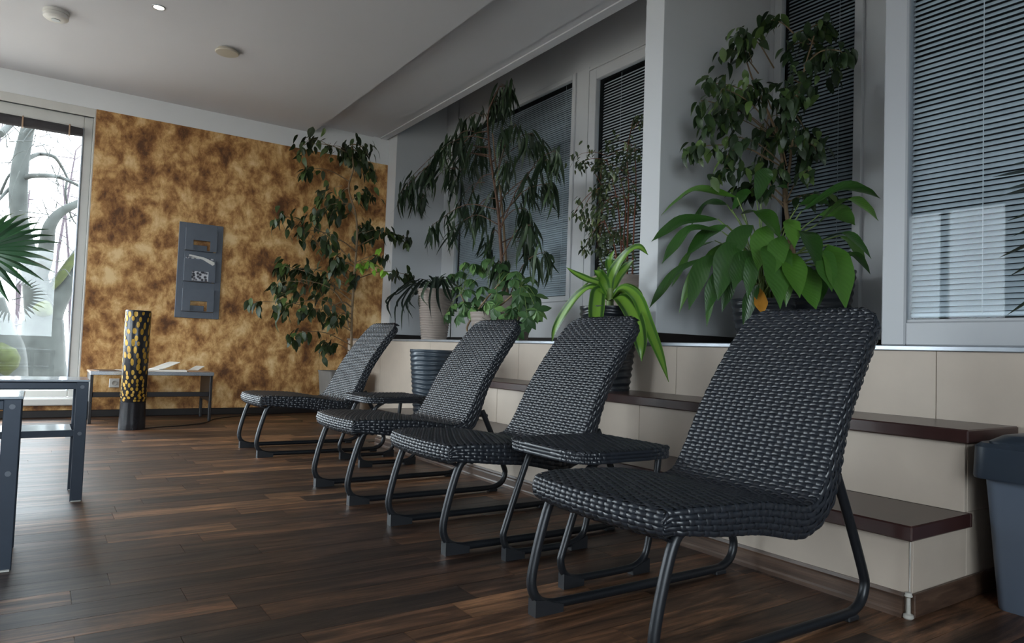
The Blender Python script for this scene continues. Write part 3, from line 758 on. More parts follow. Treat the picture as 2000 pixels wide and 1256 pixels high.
# column lamp with golden spots
lo = Vector((.633, 6.07, 0)); lt = thing('column_lamp', lo, 'tall black cylindrical floor lamp covered in golden oval spots', 'lamp')
LR = .089
MB(lo).lathe([(LR+.003, 0), (LR+.004, .01), (LR+.003, .05), (LR-.001, .2), (LR, .21)], tuple(lo), 40).build('base', 'lamp_black', lt, 40)
MB(lo).lathe([(LR-.002, .21), (LR, .213), (LR, .905), (LR-.003, .912), (LR-.012, .912), (LR-.012, .85)], tuple(lo), 40, cap0=False).build('shade', 'lamp_black', lt, 40)
sm = MB(lo); lr_ = random.Random(5)
z = .225
while z < .89:
    k = min(1, (z-.2)/.3); hz = .008+.015*k; n = 14-int(3*k); a0 = lr_.random()*6
    for i in range(n):
        if lr_.random() < .08: continue
        a = a0+2*pi*i/n+lr_.uniform(-.1, .1); sz = hz*lr_.uniform(.65, 1.15); sa = (pi/n)*lr_.uniform(.42, .68); zc = z+lr_.uniform(-.3, .3)*hz
        pts = []
        for q in range(9):
            b = 2*pi*q/9; rr = 1+.15*sin(2*b+a)
            aa = a+sa*cos(b)*rr; pts.append((lo.x+(LR+.0015)*cos(aa), lo.y+(LR+.0015)*sin(aa), min(.9, max(.215, zc+sz*sin(b)*rr))))
        c = (lo.x+(LR+.0022)*cos(a), lo.y+(LR+.0022)*sin(a), zc)
        sm.add(pts+[c], [(q, (q+1) % 9, 9) for q in range(9)])
    z += hz*2.0
sm.build('gold_spots', 'gold', lt, 60, 'stuff')
# cable
cp = catmull([(.72, 6.05, .004), (.80, 6.10, .004), (.98, 6.16, .004), (1.20, 6.33, .004), (1.34, 6.62, .004), (1.55, 6.80, .004), (1.85, 6.95, .004), (2.15, 7.02, .004)], 6)
tag(MB().tube([(x, y, .0045) for x, y, z in cp], .004, 6).build('power_cable', 'cable_black', None, 60), 'black power cable snaking over the floor below the bench', 'cable')
# wall socket
so = PY(223, 748, YF-.006); ss_ = thing('wall_socket', so, 'white square power socket on the brown wall below the bench top', 'socket')
MB(so).box((so.x-.04, YF-.018, so.z-.04), (so.x+.04, YF-.0065, so.z+.04), .004).build('face_plate', 'plastic_white', ss_)
m = MB((0, 0, 0)); m.lathe([(.020, 0), (.021, .004), (.016, .004), (.015, .001)], n=20); q = m.build('socket_ring', 'dirty_white', ss_, 40); q.rotation_euler = (radians(90), 0, 0); q.location = (0, YF-.018-so.y, 0)

# ================================================================== MAGAZINE RACK
ro = Vector((1.225, YF-.01, 1.35)); rk = thing('wall_magazine_rack', ro, 'grey metal three-pocket magazine rack hanging on the brown wall', 'rack')
rx0, rx1, rz0, rz1 = 1.032, 1.418, .905, 1.798
yR = YF-.0065
def RB(a, c, n, par=rk, m='rack_grey', ch=.002): return MB(ro).box(a, c, ch).build(n, m, par)
RB((rx0, yR-.016, rz0), (rx0+.055, yR, rz1), 'side_rail'); RB((rx1-.055, yR-.016, rz0), (rx1, yR, rz1), 'side_rail')
pz = [(1.035-.06, 1.035+.165-.0), (1.258, 1.475), (1.545, 1.755)]
edges = [rz0, .965, 1.175, 1.245, 1.455, 1.535, 1.745, rz1]
for i in range(0, 8, 2): RB((rx0+.055, yR-.016, edges[i]), (rx1-.055, yR, edges[i+1]), 'cross_rail')
for i in range(1, 7, 2):
    z0, z1 = edges[i]+.004, edges[i+1]+.004; xa, xb = rx0+.058, rx1-.058; yq = yR-.042; w_ = (xb-xa); na, nb = xa+w_*.24, xb-w_*.22; nh = z0+(z1-z0)*.46
    pk = MB(ro); pk.prism([(xa, z0), (na, z0), (na, nh), (nb, nh), (nb, z0), (xb, z0), (xb, z1), (xa, z1)], 'y', yq-.004, yq); p_ = pk.build('pocket', 'rack_grey', rk)
    RB((xa, yq, z0-.002), (xb-.025, yR-.001, z0+.004), 'pocket_floor', p_); RB((na+.002, yR-.014, z0+.004), (nb-.02, yR-.010, z0+.055), 'back_lip', p_)
    RB((xa-.004, yq, z0), (xa, yR-.01, z1), 'pocket_side', p_); RB((xb, yq, z0), (xb+.004, yR-.01, z1), 'pocket_side', p_)
mo = Vector((1.22, yR-.03, 1.255))
mg = thing('magazine', mo, 'dark printed magazine standing in the middle pocket of the wall rack', 'magazine')
MB(mo).box((1.10, yR-.040, 1.256), (1.345, yR-.028, 1.474), .001).build('cover', 'magazine_print', mg)
tx = bpy.data.curves.new('cover_lettering', 'FONT'); tx.body = 'TO'; tx.size = .03; tx.extrude = .0004
tmp = bpy.data.objects.new('t', tx); col.objects.link(tmp); dg = bpy.context.evaluated_depsgraph_get(); me = bpy.data.meshes.new_from_object(tmp.evaluated_get(dg)); bpy.data.objects.remove(tmp)
me.materials.append(MATS['paper']) if not me.materials else None
lt2 = bpy.data.objects.new('cover_lettering', me); col.objects.link(lt2); lt2.parent = mg; lt2.rotation_euler = (radians(90), 0, 0); lt2.location = (-.075, -.0112, .196)
mo2 = Vector((1.26, yR-.035, 1.44)); m2 = MB(mo2)
m2.prism([(1.12, 1.483), (1.125, 1.495), (1.25, 1.478), (1.345, 1.440), (1.345, 1.418), (1.33, 1.410), (1.24, 1.458)], 'y', yR-.062, yR-.044)
tag(m2.build('rolled_magazine', 'paper', None, 30), 'curled pale magazine hanging over the middle rack pocket', 'magazine').location = mo2

# ================================================================== CEILING FITTINGS
so = Vector((-.015, 5.60, ZC)); sd = thing('smoke_detector', so, 'white round smoke detector on the ceiling near the garden window', 'smoke detector')
MB(so).lathe([(.078, 0), (.078, -.018), (.070, -.020), (.070, -.026), (.075, -.028), (.074, -.045), (.060, -.056), (.02, -.058)], tuple(so), 36).build('housing', 'plastic_white', sd, 40)
MB(so).lathe([(.026, -.0575), (.026, -.063), (.01, -.063)], tuple(so), 20, cap0=False).build('sensor_cap', 'slat_grey', sd, 40)
def downlight(x, y, label):
    o = Vector((x, y, ZC)); t = thing('downlight', o, label, 'ceiling light', 'recessed ceiling spots')
    MB(o).lathe([(.030, -.001), (.033, -.006), (.041, -.006), (.043, -.0005)], tuple(o), 28, cap0=False, cap1=False).build('trim_ring', 'aluminium', t, 40)
    MB(o).lathe([(.030, -.002), (.012, -.0035)], tuple(o), 24).build('bulb', 'lamp_glow', t, 40)
    ld = bpy.data.lights.new('downlight_beam', 'SPOT'); ld.energy = DOWN_W; ld.color = (1, .86, .68); ld.spot_size = radians(100); ld.spot_blend = .8; ld.shadow_soft_size = .03
    lo_ = bpy.data.objects.new('downlight_beam', ld); col.objects.link(lo_); lo_.parent = t; lo_.location = (0, 0, -.02)
DOWN_W = 25
downlight(.543, 5.08, 'small glowing recessed spot between the smoke detector and the beige ceiling disc')
so = Vector((1.062, 5.50, ZC)); dk = thing('ceiling_disc', so, 'plain beige round cover disc on the ceiling near the brown wall', 'ceiling vent')
MB(so).lathe([(.070, 0), (.070, -.008), (.082, -.012), (.086, -.018), (.080, -.026), (.03, -.030)], tuple(so), 36).build('cover', 'plastic_beige', dk, 40)

# ================================================================== PEDAL BIN
bo = Vector((2.49, .70, 0)); bn = thing('pedal_bin', bo, 'tall grey plastic waste bin with dark lid beside the step ends', 'bin')
def rrect(hx, hy, r, n=6):
    out = []
    for cx, cy, a0 in ((hx-r, hy-r, 0), (-hx+r, hy-r, pi/2), (-hx+r, -hy+r, pi), (hx-r, -hy+r, 3*pi/2)):
        for k in range(n+1): a = a0+pi/2*k/n; out.append((cx+r*cos(a), cy+r*sin(a)))
    return out
def loft(secs, mat, name, par, cap=True):
    m = MB(); n = None; vs_ = []
    for hx, hy, r, z, dx in secs:
        p_ = rrect(hx, hy, r); n = len(p_); vs_ += [(x+dx, y, z) for x, y in p_]
    f = []
    for i in range(len(secs)-1):
        for k in range(n): f.append((i*n+k, i*n+(k+1) % n, (i+1)*n+(k+1) % n, (i+1)*n+k))
    f += [tuple(reversed(range(n))), tuple(range((len(secs)-1)*n, len(secs)*n))]
    m.add(vs_, f); return m.build(name, mat, par, 35)
loft([(.135, .195, .03, 0, 0), (.137, .197, .03, .01, 0), (.165, .222, .035, .39, 0)], 'bin_grey', 'body', bn)
loft([(.190, .246, .045, .378, 0), (.192, .248, .045, .384, 0), (.190, .246, .05, .470, 0), (.178, .234, .05, .482, 0), (.165, .222, .045, .478, 0)], 'bin_lid', 'rim', bn)
loft([(.160, .218, .045, .470, 0), (.160, .218, .045, .486, 0), (.135, .19, .045, .505, 0), (.09, .13, .04, .512, 0)], 'bin_lid', 'lid', bn)
MB().box((-.15, -.06, .494), (-.12, .10, .502), .002).build('lid_slot', 'cable_black', bn)

# ================================================================== PLANTS
def leaf_mesh(mat, wr, kind='ovate', fold=.12, curl=.25, n=6, name='leaf'):
    vs_, f, uv = [], [], []
    for i in range(n+1):
        t = i/n
        if kind == 'ovate': wd = sin(pi*min(1, t**.75))**.9 if 0 < t < 1 else 0
        elif kind == 'lance': wd = (sin(pi*t**.6)**.8 if 0 < t < 1 else 0)
        else: wd = sin(pi*min(.999, max(.001, t**.9)))
        wd = max(wd, .02)*wr/2
        z = -curl*t*t
        for k, q in enumerate((-1, 0, 1)):
            vs_.append((t*(1-.15*curl*t), q*wd, z+fold*wd*abs(q))); uv.append((t, (q+1)/2))
    for i in range(n):
        for k in range(2): f.append((i*3+k, i*3+k+1, (i+1)*3+k+1, (i+1)*3+k))
    me = bpy.data.meshes.new(name); me.from_pydata(vs_, [], f); me.update()
    ul = me.uv_layers.new(name='UVMap')
    for lp in me.loops: ul.data[lp.index].uv = uv[lp.vertex_index]
    me.shade_smooth(); me.materials.append(MATS[mat]); return me
def put_leaf(par, o, me, p, d, size, nrm=None, rnd=None, name='leaf'):
    d = Vector(d).normalized(); n = Vector(nrm) if nrm is not None else Vector((0, 0, 1))
    n = n+Vector((rnd.uniform(-.5, .5), rnd.uniform(-.5, .5), 0)) if rnd else n
    y = n.cross(d)
    if y.length < 1e-3: y = Vector((1, 0, 0)).cross(d)
    y.normalize(); z = d.cross(y)
    ob = bpy.data.objects.new(name, me); col.objects.link(ob); ob.parent = par
    Mx = Matrix((d, y, z)).transposed().to_4x4(); Mx.translation = Vector(p)-o
    ob.matrix_local = Mx @ Matrix.Scale(size, 4)
    return ob
def ribbon_leaf(par, o, path, wfun, mat, fold=.25, n=5, side=None, name='leaf', roll=0, hint=None):
    """a leaf blade that follows its own curved path"""
    P_ = [Vector(p) for p in catmull(path, n)]; m = len(P_); vs_, f, uv = [], [], []
    sd = side
    for i, p in enumerate(P_):
        t = i/(m-1); T = (P_[min(i+1, m-1)]-P_[max(i-1, 0)]).normalized()
        s_ = (hint if hint is not None else Vector((0, 0, 1))).cross(T)
        if s_.length < .15 and sd is not None: s_ = sd
        s_.normalize()
        if sd is not None and s_.dot(sd) < 0: s_ = -s_
        if sd is not None: s_ = (s_*.45+sd*.55).normalized()
        sd = s_
        nn = T.cross(s_)
        ss2 = s_*cos(roll*t)+nn*sin(roll*t); nn = T.cross(ss2)
        wd = wfun(t)/2
        for q in (-1, -.5, 0, .5, 1):
            vs_.append(tuple(p+ss2*(q*wd)-nn*(fold*wd*(1-abs(q)))-o)); uv.append((t, (q+1)/2))
    for i in range(m-1):
        for k in range(4): f.append((i*5+k, i*5+k+1, (i+1)*5+k+1, (i+1)*5+k))
    me = bpy.data.meshes.new(name); me.from_pydata(vs_, [], f); me.update()
    ul = me.uv_layers.new(name='UVMap')
    for lp in me.loops: ul.data[lp.index].uv = uv[lp.vertex_index]
    me.shade_smooth(); me.materials.append(MATS[mat]); ob = bpy.data.objects.new(name, me); col.objects.link(ob); ob.parent = par
    return ob
def ribbed_pot(par, o, c, r0, r1, h, mat, pitch=.032, amp=.003, wav=.5, n=48, soil=True):
    prof = []; k = int(h/pitch*8)
    for i in range(k+1):
        z_ = h*i/k; prof.append((r0+(r1-r0)*(i/k), z_))
    fn = lambda a, z_: amp*sin(2*pi*z_/pitch+wav*sin(3*a+z_*14)+wav*.7*sin(5*a)) if .012 < z_ < h-.012 else 0
    prof2 = prof+[(r1-.012, h), (r1-.016, h-.04)]
    p_ = MB(o).lathe(prof2, c, n, lambda a, z_: fn(a, z_), cap1=False).build('pot', mat, par, 50)
    MB(o).lathe([(r1-.0165, h-.045), (r1*.5, h-.035), (.01, h-.03)], c, 20, cap0=True).build('soil', 'soil', p_, 60)
    return p_
LIM = {}
def lim(p):
    if 'y1' in LIM and p.y > LIM['y1']: p.y = LIM['y1']-.05*random.random()
    if 'x1' in LIM and p.x > LIM['x1']: p.x = LIM['x1']-.05*random.random()
    return p
def growth(par, o, trunk, clusters, meshes, size, rnd, bark, droop=.7, lift=.25, twigr=.0035, budget=300, spread=1.0, zpull=.25, extra=1.0):
    """trunk: list of points; clusters: (centre, radius, leaves). Twigs run from the trunk to the clusters, leaves hang along them"""
    tot = sum(c[2] for c in clusters); k = min(1, budget/tot)
    tb_ = MB(o); T_ = [Vector(p) for p in catmull(trunk, 5)]; XV, XF, XU = [], [], []
    for c, rad, n in clusters:
        n = max(2, int(round(n*k))); c = Vector(c); nt_ = max(1, n//5)
        cand = min(T_, key=lambda p: (p-c-Vector((0, 0, -zpull*(c-p).length))).length)
        left = n
        for j in range(nt_):
            m = n//nt_ + (1 if j < n % nt_ else 0)
            tip = lim(c+Vector((rnd.gauss(0, 1), rnd.gauss(0, 1), rnd.gauss(0, .7)-.3))*rad*.62*spread)
            a = cand+Vector((0, 0, rnd.uniform(-.04, .04)))
            if j: a = cand.lerp(c, rnd.uniform(.25, .6))
            mid = a.lerp(tip, .5)+Vector((0, 0, lift*(tip-a).length*.4))
            path = [Vector(p) for p in catmull([a, mid, tip, tip+(tip-mid).normalized()*rad*.35+Vector((0, 0, -rad*.3))], 4)]
            tb_.tube(path, [twigr*(1.6 if j == 0 else 1), twigr*.35], 5)
            for q in range(m):
                t = .42+.58*(q+rnd.random()*.6)/max(1, m); i = min(len(path)-2, int(t*(len(path)-1)))
                p = path[i].lerp(path[i+1], t*(len(path)-1)-i) if i+1 < len(path) else path[-1]
                tg = (path[i+1]-path[i]).normalized()
                sidev = Vector((rnd.gauss(0, 1), rnd.gauss(0, 1), rnd.gauss(0, .35))).normalized()
                d = tg*.45+sidev*.75+Vector((0, 0, -droop*rnd.uniform(.6, 1.5)))
                p = lim(p+Vector((rnd.gauss(0, 1), rnd.gauss(0, 1), rnd.gauss(0, 1)))*rad*.16)
                s_ = size*rnd.uniform(.75, 1.2)
                put_leaf(par, o, rnd.choice(meshes), p, d, s_, None, rnd)
                for _ in range(int(extra)+(rnd.random() < extra % 1)):
                    sv = Vector((rnd.gauss(0, 1), rnd.gauss(0, 1), rnd.gauss(0, .35))).normalized()
                    p2 = lim(p+Vector((rnd.gauss(0, 1), rnd.gauss(0, 1), rnd.gauss(0, 1)))*rad*.30)
                    d2 = (tg*.45+sv*.75+Vector((0, 0, -droop*rnd.uniform(.6, 1.5)))).normalized(); n2 = Vector((rnd.uniform(-.5, .5), rnd.uniform(-.5, .5), 1)); y2 = n2.cross(d2)
                    y2.normalize(); z2 = d2.cross(y2); me_ = rnd.choice(meshes); k0 = len(XV); q2 = size*rnd.uniform(.7, 1.15)
                    XV += [tuple(p2-o+(d2*v.co.x+y2*v.co.y+z2*v.co.z)*q2) for v in me_.vertices]; XF += [tuple(k0+i for i in pg.vertices) for pg in me_.polygons]
    if XV:
        me_ = bpy.data.meshes.new('foliage'); me_.from_pydata(XV, [], XF); me_.update(); me_.uv_layers.new(name='UVMap'); me_.shade_smooth(); me_.materials.append(meshes[0].materials[0])
        ob_ = bpy.data.objects.new('foliage', me_); col.objects.link(ob_); ob_.parent = par; ob_['kind'] = 'stuff'
    return tb_.build('branches', bark, par, 60, 'stuff')

# ---- tall fig in the far corner
R = random.Random(11); Yp = 6.42; LIM = {'y1': 6.95}
T = [PY(a, b, Yp) for a, b in ((686, 705), (687, 620), (692, 540), (697, 470), (695, 420), (681, 368), (690, 330), (686, 285))]
o = Vector((T[0].x, Yp, 0)); t = thing('weeping_fig', o, 'tall leafy fig in a grey pot before the brown wall corner', 'plant', 'potted plants')
pdx = PY(667, 720, Yp).x-o.x; loft([(.14, .14, .03, 0, pdx), (.172, .172, .03, .43, pdx), (.178, .178, .03, .455, pdx), (.164, .164, .03, .455, pdx), (.16, .16, .03, .42, pdx)], 'pot_grey', 'pot', t)
MB(o).tube(catmull([(o.x, o.y, .38)]+T, 5), [.016, .013, .012, .010, .008, .005], 8).build('trunk', 'bark_light', t, 60)
for pts in ([(682, 640), (668, 590), (640, 560), (588, 545)], [(686, 600), (670, 590), (645, 600)], [(690, 520), (672, 512), (640, 520)], [(693, 560), (670, 535), (640, 500), (610, 460)]):
    MB(o).tube(catmull([PY(a, b, Yp-.02*i) for i, (a, b) in enumerate(pts)], 5), [.009, .004], 6).build('limb', 'bark_light', t, 60)
LM = [leaf_mesh('leaf_ficus', .46, 'ovate', .15, c) for c in (.12, .3, .45)]
CL = [(690, 275, 35, 22), (660, 288, 32, 18), (612, 285, 25, 12), (610, 325, 18, 6), (722, 306, 22, 12), (650, 355, 32, 14), (700, 370, 28, 10), (640, 405, 32, 14), (720, 420, 32, 14), (690, 440, 28, 8), (560, 440, 28, 10), (598, 452, 28, 10), (670, 470, 28, 10), (742, 450, 26, 12), (790, 465, 24, 10), (650, 500, 32, 14), (570, 510, 32, 16), (535, 530, 28, 14), (600, 540, 32, 16), (640, 560, 32, 14), (560, 570, 32, 14), (515, 595, 16, 5), (610, 610, 28, 10), (660, 600, 28, 9), (578, 632, 22, 8), (645, 680, 22, 11), (722, 540, 22, 6), (785, 530, 22, 10), (742, 500, 20, 5)]
growth(t, o, T, [(PY(a, b, Yp+R.uniform(-.28, .28)), r*.0052, n) for a, b, r, n in CL], LM, .108, R, 'bark_light', budget=286, extra=2.2)
LG = [leaf_mesh('leaf_ficus_light', .5, 'ovate', .15, .3)]
growth(t, o, T, [(PY(724, 506, Yp-.42), .085, 30)], LG, .08, R, 'green_stem', droop=.4, extra=0)

# ---- long-leaved fig on the ledge
R = random.Random(12); Xp = 3.22; LIM = {'x1': 3.60}
T = [PX(a, b, Xp) for a, b in ((986, 600), (983, 555), (978, 480), (972, 400), (962, 335), (955, 280), (954, 220), (976, 168))]
o = Vector((Xp, T[0].y, ZL)); t = thing('long_leaved_fig', o, 'tall fig with long narrow drooping leaves in a taupe pot on the ledge', 'plant', 'potted plants')
c0 = PX(1004, 600, Xp); ribbed_pot(t, o, (Xp, c0.y, ZL-.001), .12, .165, .37, 'pot_taupe', .03, .0012, .2)
MB(o).tube(catmull([(Xp, c0.y+.02, ZL+.32)]+T, 5), [.02, .017, .013, .009, .005], 8).build('trunk', 'bark_dark', t, 60)
T2 = [PX(a, b, Xp+.05) for a, b in ((992, 600), (990, 540), (985, 460), (978, 380), (968, 320), (962, 260))]
MB(o).tube(catmull(T2, 5), [.013, .010, .006], 7).build('trunk', 'bark_light', t, 60)
LM = [leaf_mesh('leaf_alii', .125, 'lance', .2, c, 7) for c in (.15, .35, .55)]
CL = [(982, 160, 24, 14), (960, 195, 28, 14), (925, 225, 28, 14), (885, 258, 28, 14), (852, 280, 24, 12), (820, 335, 28, 14), (796, 368, 24, 12), (835, 380, 24, 10), (880, 325, 28, 12), (920, 300, 28, 12), (900, 380, 28, 10), (930, 415, 28, 10), (850, 430, 22, 7), (878, 450, 22, 7), (1000, 230, 28, 11), (1035, 268, 28, 13), (1060, 295, 24, 12), (1042, 345, 28, 12), (1010, 315, 24, 9), (1064, 350, 20, 7), (1000, 395, 24, 9), (1045, 432, 28, 11), (1020, 470, 28, 11), (1056, 490, 24, 9), (975, 490, 24, 11), (942, 480, 24, 9), (960, 365, 24, 7)]
growth(t, o, T, [(PX(a, b, Xp+R.uniform(-.28, .25)), r*.0041, n) for a, b, r, n in CL], LM, .225, R, 'bark_dark', droop=1.15, lift=.35, budget=295, extra=1.6)

# ---- strap-leaved plant in ribbed taupe pot
R = random.Random(13); Xp = 2.97
c0 = PX(850, 600, Xp); o = Vector((Xp, c0.y, ZL)); t = thing('strap_leaved_plant', o, 'dark trailing strap-leaved plant in a tall ribbed taupe pot on the ledge', 'plant', 'potted plants')
ribbed_pot(t, o, (Xp, c0.y, ZL-.001), .115, .165, .46, 'pot_taupe', .022, .0035, .35, 56)
cr = Vector((Xp, c0.y, ZL+.45))
for px, py in ((765, 622), (772, 636), (784, 646), (790, 612), (799, 640), (812, 604), (768, 582), (830, 622), (846, 640), (862, 604), (872, 640), (884, 592), (902, 577), (893, 560), (908, 548), (818, 545), (858, 552), (776, 600), (806, 622), (838, 600), (890, 600), (780, 560), (756, 596)):
    tip = PX(px, py, Xp+R.uniform(-.22, .05)); out = (tip-cr); hor = Vector((out.x-.12*(R.random()), out.y, 0)); 
    if hor.length < .12: hor = Vector((-.16, R.uniform(-.1, .1), 0))
    m1 = cr+hor*.45+Vector((0, 0, .07+.05*R.random())); m2 = cr+hor*.92+Vector((0, 0, -.02+min(0, out.z)*.3))
    ribbon_leaf(t, o, [cr, m1, m2, tip], lambda q, w_=R.uniform(.018, .032): w_*max(.05, sin(pi*min(1, .12+.88*q))**.6), 'leaf_spider', .3)
for k in range(9):
    a = R.uniform(0, 2*pi); hgt = R.uniform(.08, .17)
    ribbon_leaf(t, o, [cr-Vector((0, 0, .03)), cr+Vector((.04*cos(a), .04*sin(a), hgt*.7)), cr+Vector((.10*cos(a), .10*sin(a), hgt))], lambda q: .055*(1-.5*q)*(1 if q < .95 else .4), 'leaf_spider', .3)

# ---- umbrella plant
R = random.Random(14); Xp = 2.93
c0 = PX(958, 640, Xp); o = Vector((Xp, c0.y, ZL)); t = thing('umbrella_plant', o, 'green umbrella plant with fingered leaves on the ledge behind two chair backs', 'plant', 'potted plants')
ribbed_pot(t, o, (Xp, c0.y, ZL-.001), .13, .165, .22, 'pot_taupe', .03, .0015)
ST = [[(930, 660), (912, 640), (945, 590), (975, 555)], [(955, 655), (950, 620), (985, 590), (1020, 560)], [(940, 660), (920, 620), (900, 575)], [(965, 655), (985, 630), (1000, 600)]]
allst = []
for s_ in ST:
    pp = catmull([PX(a, b, Xp-.03*i) for i, (a, b) in enumerate(s_)], 6); allst += [Vector(p) for p in pp]
    MB(o).tube(pp, [.010, .006], 7).build('stem', 'bark_light', t, 60)
LM = [leaf_mesh('leaf_schefflera', .50, 'round', .15, c) for c in (.15, .35)]
pet = MB(o)
for px, py, dd in ((890, 560, 0), (905, 592, -.1), (884, 595, .05), (920, 545, 0), (938, 520, .05), (962, 528, .1), (908, 512, .1), (940, 560, -.1), (970, 572, -.1), (985, 530, 0), (1002, 545, -.05), (1030, 556, 0), (1045, 578, -.05), (1048, 606, -.12), (965, 602, -.16), (940, 612, -.12), (1000, 602, -.14), (985, 622, -.16), (1010, 636, -.18), (920, 602, -.1), (955, 632, -.18), (872, 612, 0), (1022, 592, -.1), (1036, 540, .08), (930, 578, -.06), (1000, 650, -.2), (990, 668, -.215), (880, 535, .1), (898, 530, 0), (925, 515, -.05), (950, 505, 0), (975, 515, -.05), (912, 565, -.12), (895, 615, -.1), (950, 590, -.16), (1015, 575, -.15), (930, 640, -.17), (975, 640, -.19), (1010, 530, 0), (1030, 620, -.16)):
    c = PX(px, py, Xp+dd); a = min(allst, key=lambda p: (p-c).length); mid = a.lerp(c, .5)+Vector((0, 0, .03)); pet.tube(catmull([a, mid, c], 4), .0022, 5)
    ax = ((c-a).normalized()*.6+Vector((-.5, -.2, .5))).normalized(); e1 = ax.cross(Vector((0, 0, 1))).normalized(); e2 = ax.cross(e1); n = R.choice((6, 7, 8))
    if py > 645: n = 3
    for k in range(n):
        an = 2*pi*k/n+R.uniform(-.15, .15); d = e1*cos(an)+e2*sin(an)+ax*-.1+Vector((0, 0, -.55))
        put_leaf(t, o, R.choice(LM), c, d, R.uniform(.085, .125), ax+Vector((0, 0, .6)), R)
pet.build('petioles', 'green_stem', t, 60, 'stuff')

# ---- small-leaved fig beside the pier
R = random.Random(15); Xp = 3.34; LIM = {'x1': 3.60}
c0 = PX(1222, 560, Xp); o = Vector((Xp, c0.y, ZL)); t = thing('small_leaved_fig', o, 'fine small-leaved fig in a wide taupe pot half hidden by the white pier', 'plant', 'potted plants')
ribbed_pot(t, o, (Xp, c0.y, ZL-.001), .17, .235, .46, 'pot_taupe', .035, .003, .3)
TT = []
for s_ in ([(1215, 540), (1212, 460), (1205, 390), (1185, 310)], [(1225, 540), (1226, 450), (1228, 370), (1225, 300), (1236, 235)], [(1235, 540), (1238, 450), (1242, 360), (1240, 280)], [(1208, 540), (1200, 480), (1180, 430), (1165, 370)], [(1220, 540), (1218, 470), (1222, 400), (1210, 340)]):
    pp = [PX(a, b, Xp+R.uniform(-.04, .04)) for a, b in s_]; TT += pp
    MB(o).tube(catmull(pp, 5), [.007, .005, .0025], 6).build('stem', 'bark_red', t, 60)
LM = [leaf_mesh('leaf_small', .42, 'ovate', .2, c, 4) for c in (.1, .3)]
CL = [(1190, 298, 35, 24), (1220, 330, 30, 20), (1165, 325, 24, 18), (1160, 365, 24, 18), (1175, 400, 30, 22), (1200, 375, 30, 22), (1230, 280, 24, 18), (1240, 235, 18, 12), (1150, 420, 18, 12), (1170, 450, 30, 22), (1200, 445, 30, 22), (1150, 468, 18, 12), (1180, 488, 22, 14), (1235, 380, 24, 16), (1232, 430, 24, 16), (1140, 320, 6, 3), (1205, 500, 22, 10)]
tr_ = sorted(TT, key=lambda p: p.z)
growth(t, o, tr_, [(PX(a, b, Xp+R.uniform(-.2, .2)), r*.0040, n) for a, b, r, n in CL], LM, .052, R, 'bark_red', droop=.5, twigr=.0022, budget=298, zpull=.4, extra=2.2)

# ---- striped dracaena on the upper tread
R = random.Random(16); Xp = 2.545
c0 = PX(1190, 640, Xp); o = Vector((Xp, c0.y, .511)); t = thing('striped_dracaena', o, 'bright green striped dracaena in a black ribbed pot on the upper tread', 'plant', 'potted plants')
ribbed_pot(t, o, (Xp, c0.y, .5115), .115, .163, .445, 'pot_black', .036, .0035, .7, 56)
cr = Vector((Xp, c0.y, .511+.45))
MB(o).tube([cr-Vector((0, 0, .06)), cr+Vector((0, 0, .03)), cr+Vector((0, 0, .10))], [.022, .02, .016], 8).build('cane', 'green_stem', t, 60)
def strap(w_, tipf=1): return lambda q: w_*(.45+.55*min(1, q*3))*(1 if q < .55 else max(.03, 1-((q-.55)/.45)**1.8))
crp = (1186, 572)
for pts, w_, dx in (([(1172, 555), (1148, 545), (1125, 534), (1106, 522)], .045, -.05), ([(1160, 560), (1132, 572), (1104, 606), (1084, 642), (1078, 668)], .06, -.08), ([(1172, 566), (1166, 590), (1164, 628), (1163, 668)], .085, -.22),
                   ([(1192, 545), (1206, 515), (1228, 490), (1248, 482), (1266, 498)], .065, -.03), ([(1180, 552), (1172, 535), (1160, 528)], .065, -.10), ([(1212, 580), (1236, 612), (1250, 662), (1253, 706)], .088, -.20),
                   ([(1214, 560), (1244, 580), (1264, 630), (1288, 690), (1306, 746)], .062, -.14), ([(1204, 545), (1224, 520), (1238, 508)], .055, .06), ([(1210, 566), (1240, 584), (1258, 622), (1262, 660)], .052, .02),
                   ([(1176, 556), (1160, 545), (1140, 560), (1122, 590)], .05, .1), ([(1196, 540), (1190, 510), (1200, 488)], .05, .08), ([(1222, 560), (1245, 570), (1258, 596)], .05, .14)):
    pth = [cr+Vector((0, 0, .04))]+[PX(a, b, Xp+dx*min(1, (i+1)/len(pts)*1.3)) for i, (a, b) in enumerate(pts)]
    sd = (pth[-1]-pth[0]); sd = Vector((0, 0, 1)).cross(Vector((sd.x, sd.y, 0))); sd = sd.normalized() if sd.length > .02 else Vector((0, 1, 0))
    ribbon_leaf(t, o, pth, strap(w_), 'leaf_dracaena', .3, 6, None, hint=Vector((-.55, -.5, .55)))

